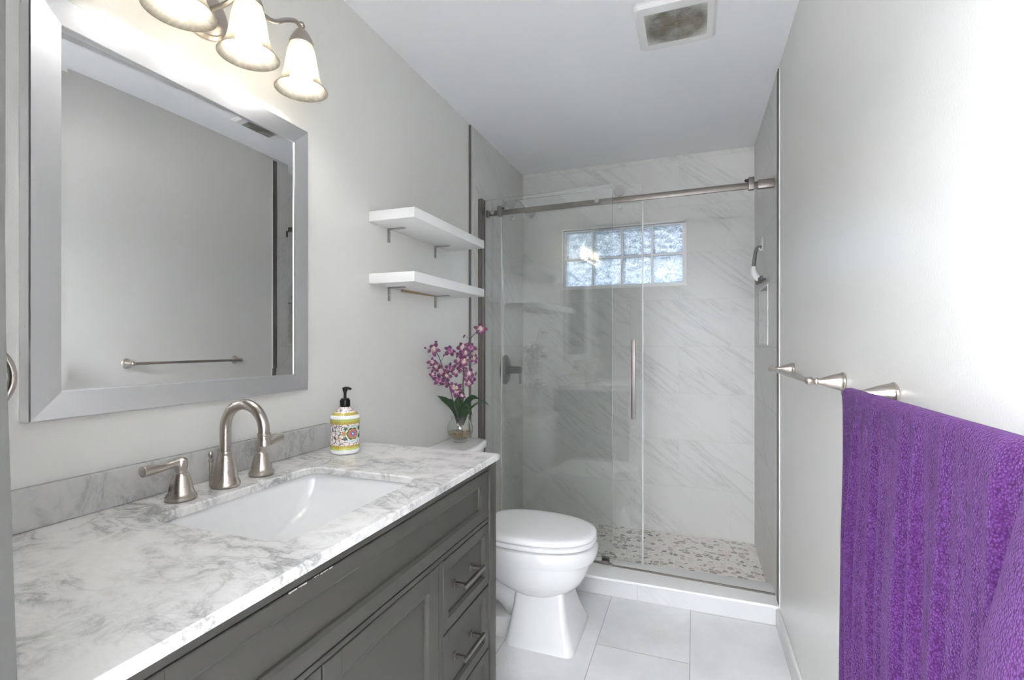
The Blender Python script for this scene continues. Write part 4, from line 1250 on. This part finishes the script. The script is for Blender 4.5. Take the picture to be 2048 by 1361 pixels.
# purple towel over the near bar: a closed, thick cloth with vertical folds and one fat fold at the near end
def cloth(y0, y1, front, back, nu, nv, off, name, mat, th):
    """off(s, t) -> (dx, dy): fold offsets; s along the bar, t in metres below the bar (negative behind)"""
    bm = NB()
    rb = 0.0105 + th / 2
    T = [-back + back * i / (nv // 3) for i in range(nv // 3)] + [0.0] + [front * (i + 1) / nv for i in range(nv)]
    grid = []
    for i in range(nu + 1):
        s = i / nu
        y = y0 + (y1 - y0) * s
        row = []
        half = rb * math.pi / 2
        for t in T:
            if t >= 0:
                if t < half:
                    a = t / rb
                    p = Vector((BX - rb * math.sin(a), y, BZ + rb * math.cos(a)))
                else:
                    p = Vector((BX - rb, y, BZ - (t - half)))
            else:
                q = -t
                if q < half:
                    a = q / rb
                    p = Vector((BX + rb * math.sin(a), y, BZ + rb * math.cos(a)))
                else:
                    p = Vector((BX + rb, y, BZ - (q - half)))
            dx, dy = off(s, t)
            row.append(bm.verts.new(p + Vector((dx, dy, 0))))
        grid.append(row)
    for a, b in zip(grid, grid[1:]):
        for j in range(len(T) - 1):
            bm.faces.new((a[j], a[j + 1], b[j + 1], b[j]))
    bmesh.ops.recalc_face_normals(bm, faces=bm.faces[:])
    bmesh.ops.solidify(bm, geom=bm.faces[:], thickness=th)
    bmesh.ops.smooth_vert(bm, verts=bm.verts[:], factor=0.5, use_axis_x=True, use_axis_y=True, use_axis_z=True)
    return bm
def off1(s, t):
    a = min(1.0, max(0.0, abs(t) / 0.28))
    k = min(1.0, abs(t) / 0.05)
    if t < 0:                                     # back sheet, flaring beyond the front one low down
        return (0.006 * math.sin(s * 21 + 1) * k + 0.004, (0.075 * max(0, (abs(t) - 0.28) / 0.3) ** 1.3) * max(0, (s - 0.8) / 0.2))
    f = 0.0030 * math.sin(s * 74) + 0.0050 * math.sin(s * 31 + 0.8 + t * 1.8) + 0.0030 * math.sin(s * 118 + t * 3)
    f += 0.006 * math.exp(-((s - 0.86 - 0.02 * t) / 0.012) ** 2) + 0.006 * math.exp(-((s - 0.76 + 0.05 * t) / 0.014) ** 2) + 0.007 * math.exp(-((s - 0.55 + 0.10 * t) / 0.016) ** 2)
    e = min(1.0, (1 - s) / 0.12)                  # the far edge hangs straight
    hump = math.exp(-((s - 0.30) / 0.06) ** 2)
    return (-f * (0.25 + 0.75 * a) * k - e * (0.006 * a + 0.012 * a * t) - 0.012 * hump * k, 0.008 * t * t)
tw = thing('towel', 'purple terry towel draped over the towel bar at the right edge', 'towel', (BX, 0.8, BZ))
bm = cloth(0.350, 1.074, 0.74, 0.70, 190, 100, off1, 'towel', M['terry'], 0.007)
obj('draped_cloth', bm, M['terry'], tw, deg=80)
def off2(s, t):
    # fat folded edge lying over the near end of the towel
    k = min(1.0, abs(t) / 0.16) ** 0.6
    if t < 0:
        return (0.006, 0)
    u = (s - 0.5) * 2
    r = 0.034 * math.sqrt(max(0.0, 1 - u * u))
    return (-0.026 * k - r * k - 0.030 * t + 0.004 * math.sin(t * 13) * u, -0.004 * math.sin(t * 7) + 0.02 * t)
bm = cloth(0.330, 0.500, 0.74, 0.10, 40, 90, off2, 'fold', M['terry'], 0.009)
obj('folded_edge', bm, M['terry'], tw, deg=80)

# ================================================================== EXHAUST FAN
fn_ = thing('exhaust_fan', 'square white ceiling exhaust fan with a dusty slotted grille', 'exhaust fan', (1.095, 1.935, H))
FX0, FX1, FY0, FY1 = 0.952, 1.236, 1.793, 2.079
bm = NB()
o2 = [(FX0, FX1, FY0, FY1, H - 0.0005, .022), (FX0, FX1, FY0, FY1, H - 0.008, .022), (FX0 + .010, FX1 - .010, FY0 + .010, FY1 - .010, H - 0.018, .016)]
gx0, gx1, gy0_, gy1_ = 0.986, 1.204, 1.842, 2.034
rings = [[(x, y, z) for x, y in rrect(a, b, c, d_, r)] for a, b, c, d_, z, r in o2]
rings.append([(x, y, H - 0.018) for x, y in rrect(gx0, gx1, gy0_, gy1_, .003)])
rings.append([(x, y, H - 0.004) for x, y in rrect(gx0, gx1, gy0_, gy1_, .003)])
loft(bm, rings, cap0=True, cap1=False)
obj('cover', bm, M['plastic'], fn_, deg=30)
t = NT('dusty_grille')
pos = t.coord()
dust = t.ramp(t.noise(pos, 14, 3, 0.6), [(0.36, (0.36, 0.35, 0.33)), (0.60, (0.20, 0.18, 0.15))])
gr = t.n('ShaderNodeTexGradient', gradient_type='SPHERICAL')
t.l(t.coord(scale=(6.6, 6.9, 1)), gr.inputs[0])
edge_ = t.ramp(gr.outputs[0], [(0.04, (0, 0, 0)), (0.38, (1, 1, 1))])
t.set(Base_Color=t.mix(edge_, (0.66, 0.66, 0.65), dust), Roughness=0.8)
M['dust'] = t.m
bm = NB()
ns = 26
for k in range(ns):
    y = gy0_ + (gy1_ - gy0_) * (k + .5) / ns
    box(bm, gx0, gx1, y - 0.0020, y + 0.0020, H - 0.0175, H - 0.0145)
box(bm, (gx0 + gx1) / 2 - .003, (gx0 + gx1) / 2 + .003, gy0_, gy1_, H - 0.0178, H - 0.0095)
obj('grille', bm, M['dust'], fn_)['label'] = 'slotted grille grey with dust'
bm = NB(); box(bm, gx0 - .001, gx1 + .001, gy0_ - .001, gy1_ + .001, H - 0.0042, H - 0.0006); obj('dark_cavity', bm, simple('fan_cavity', (0.05, 0.048, 0.045), 0.9), fn_)
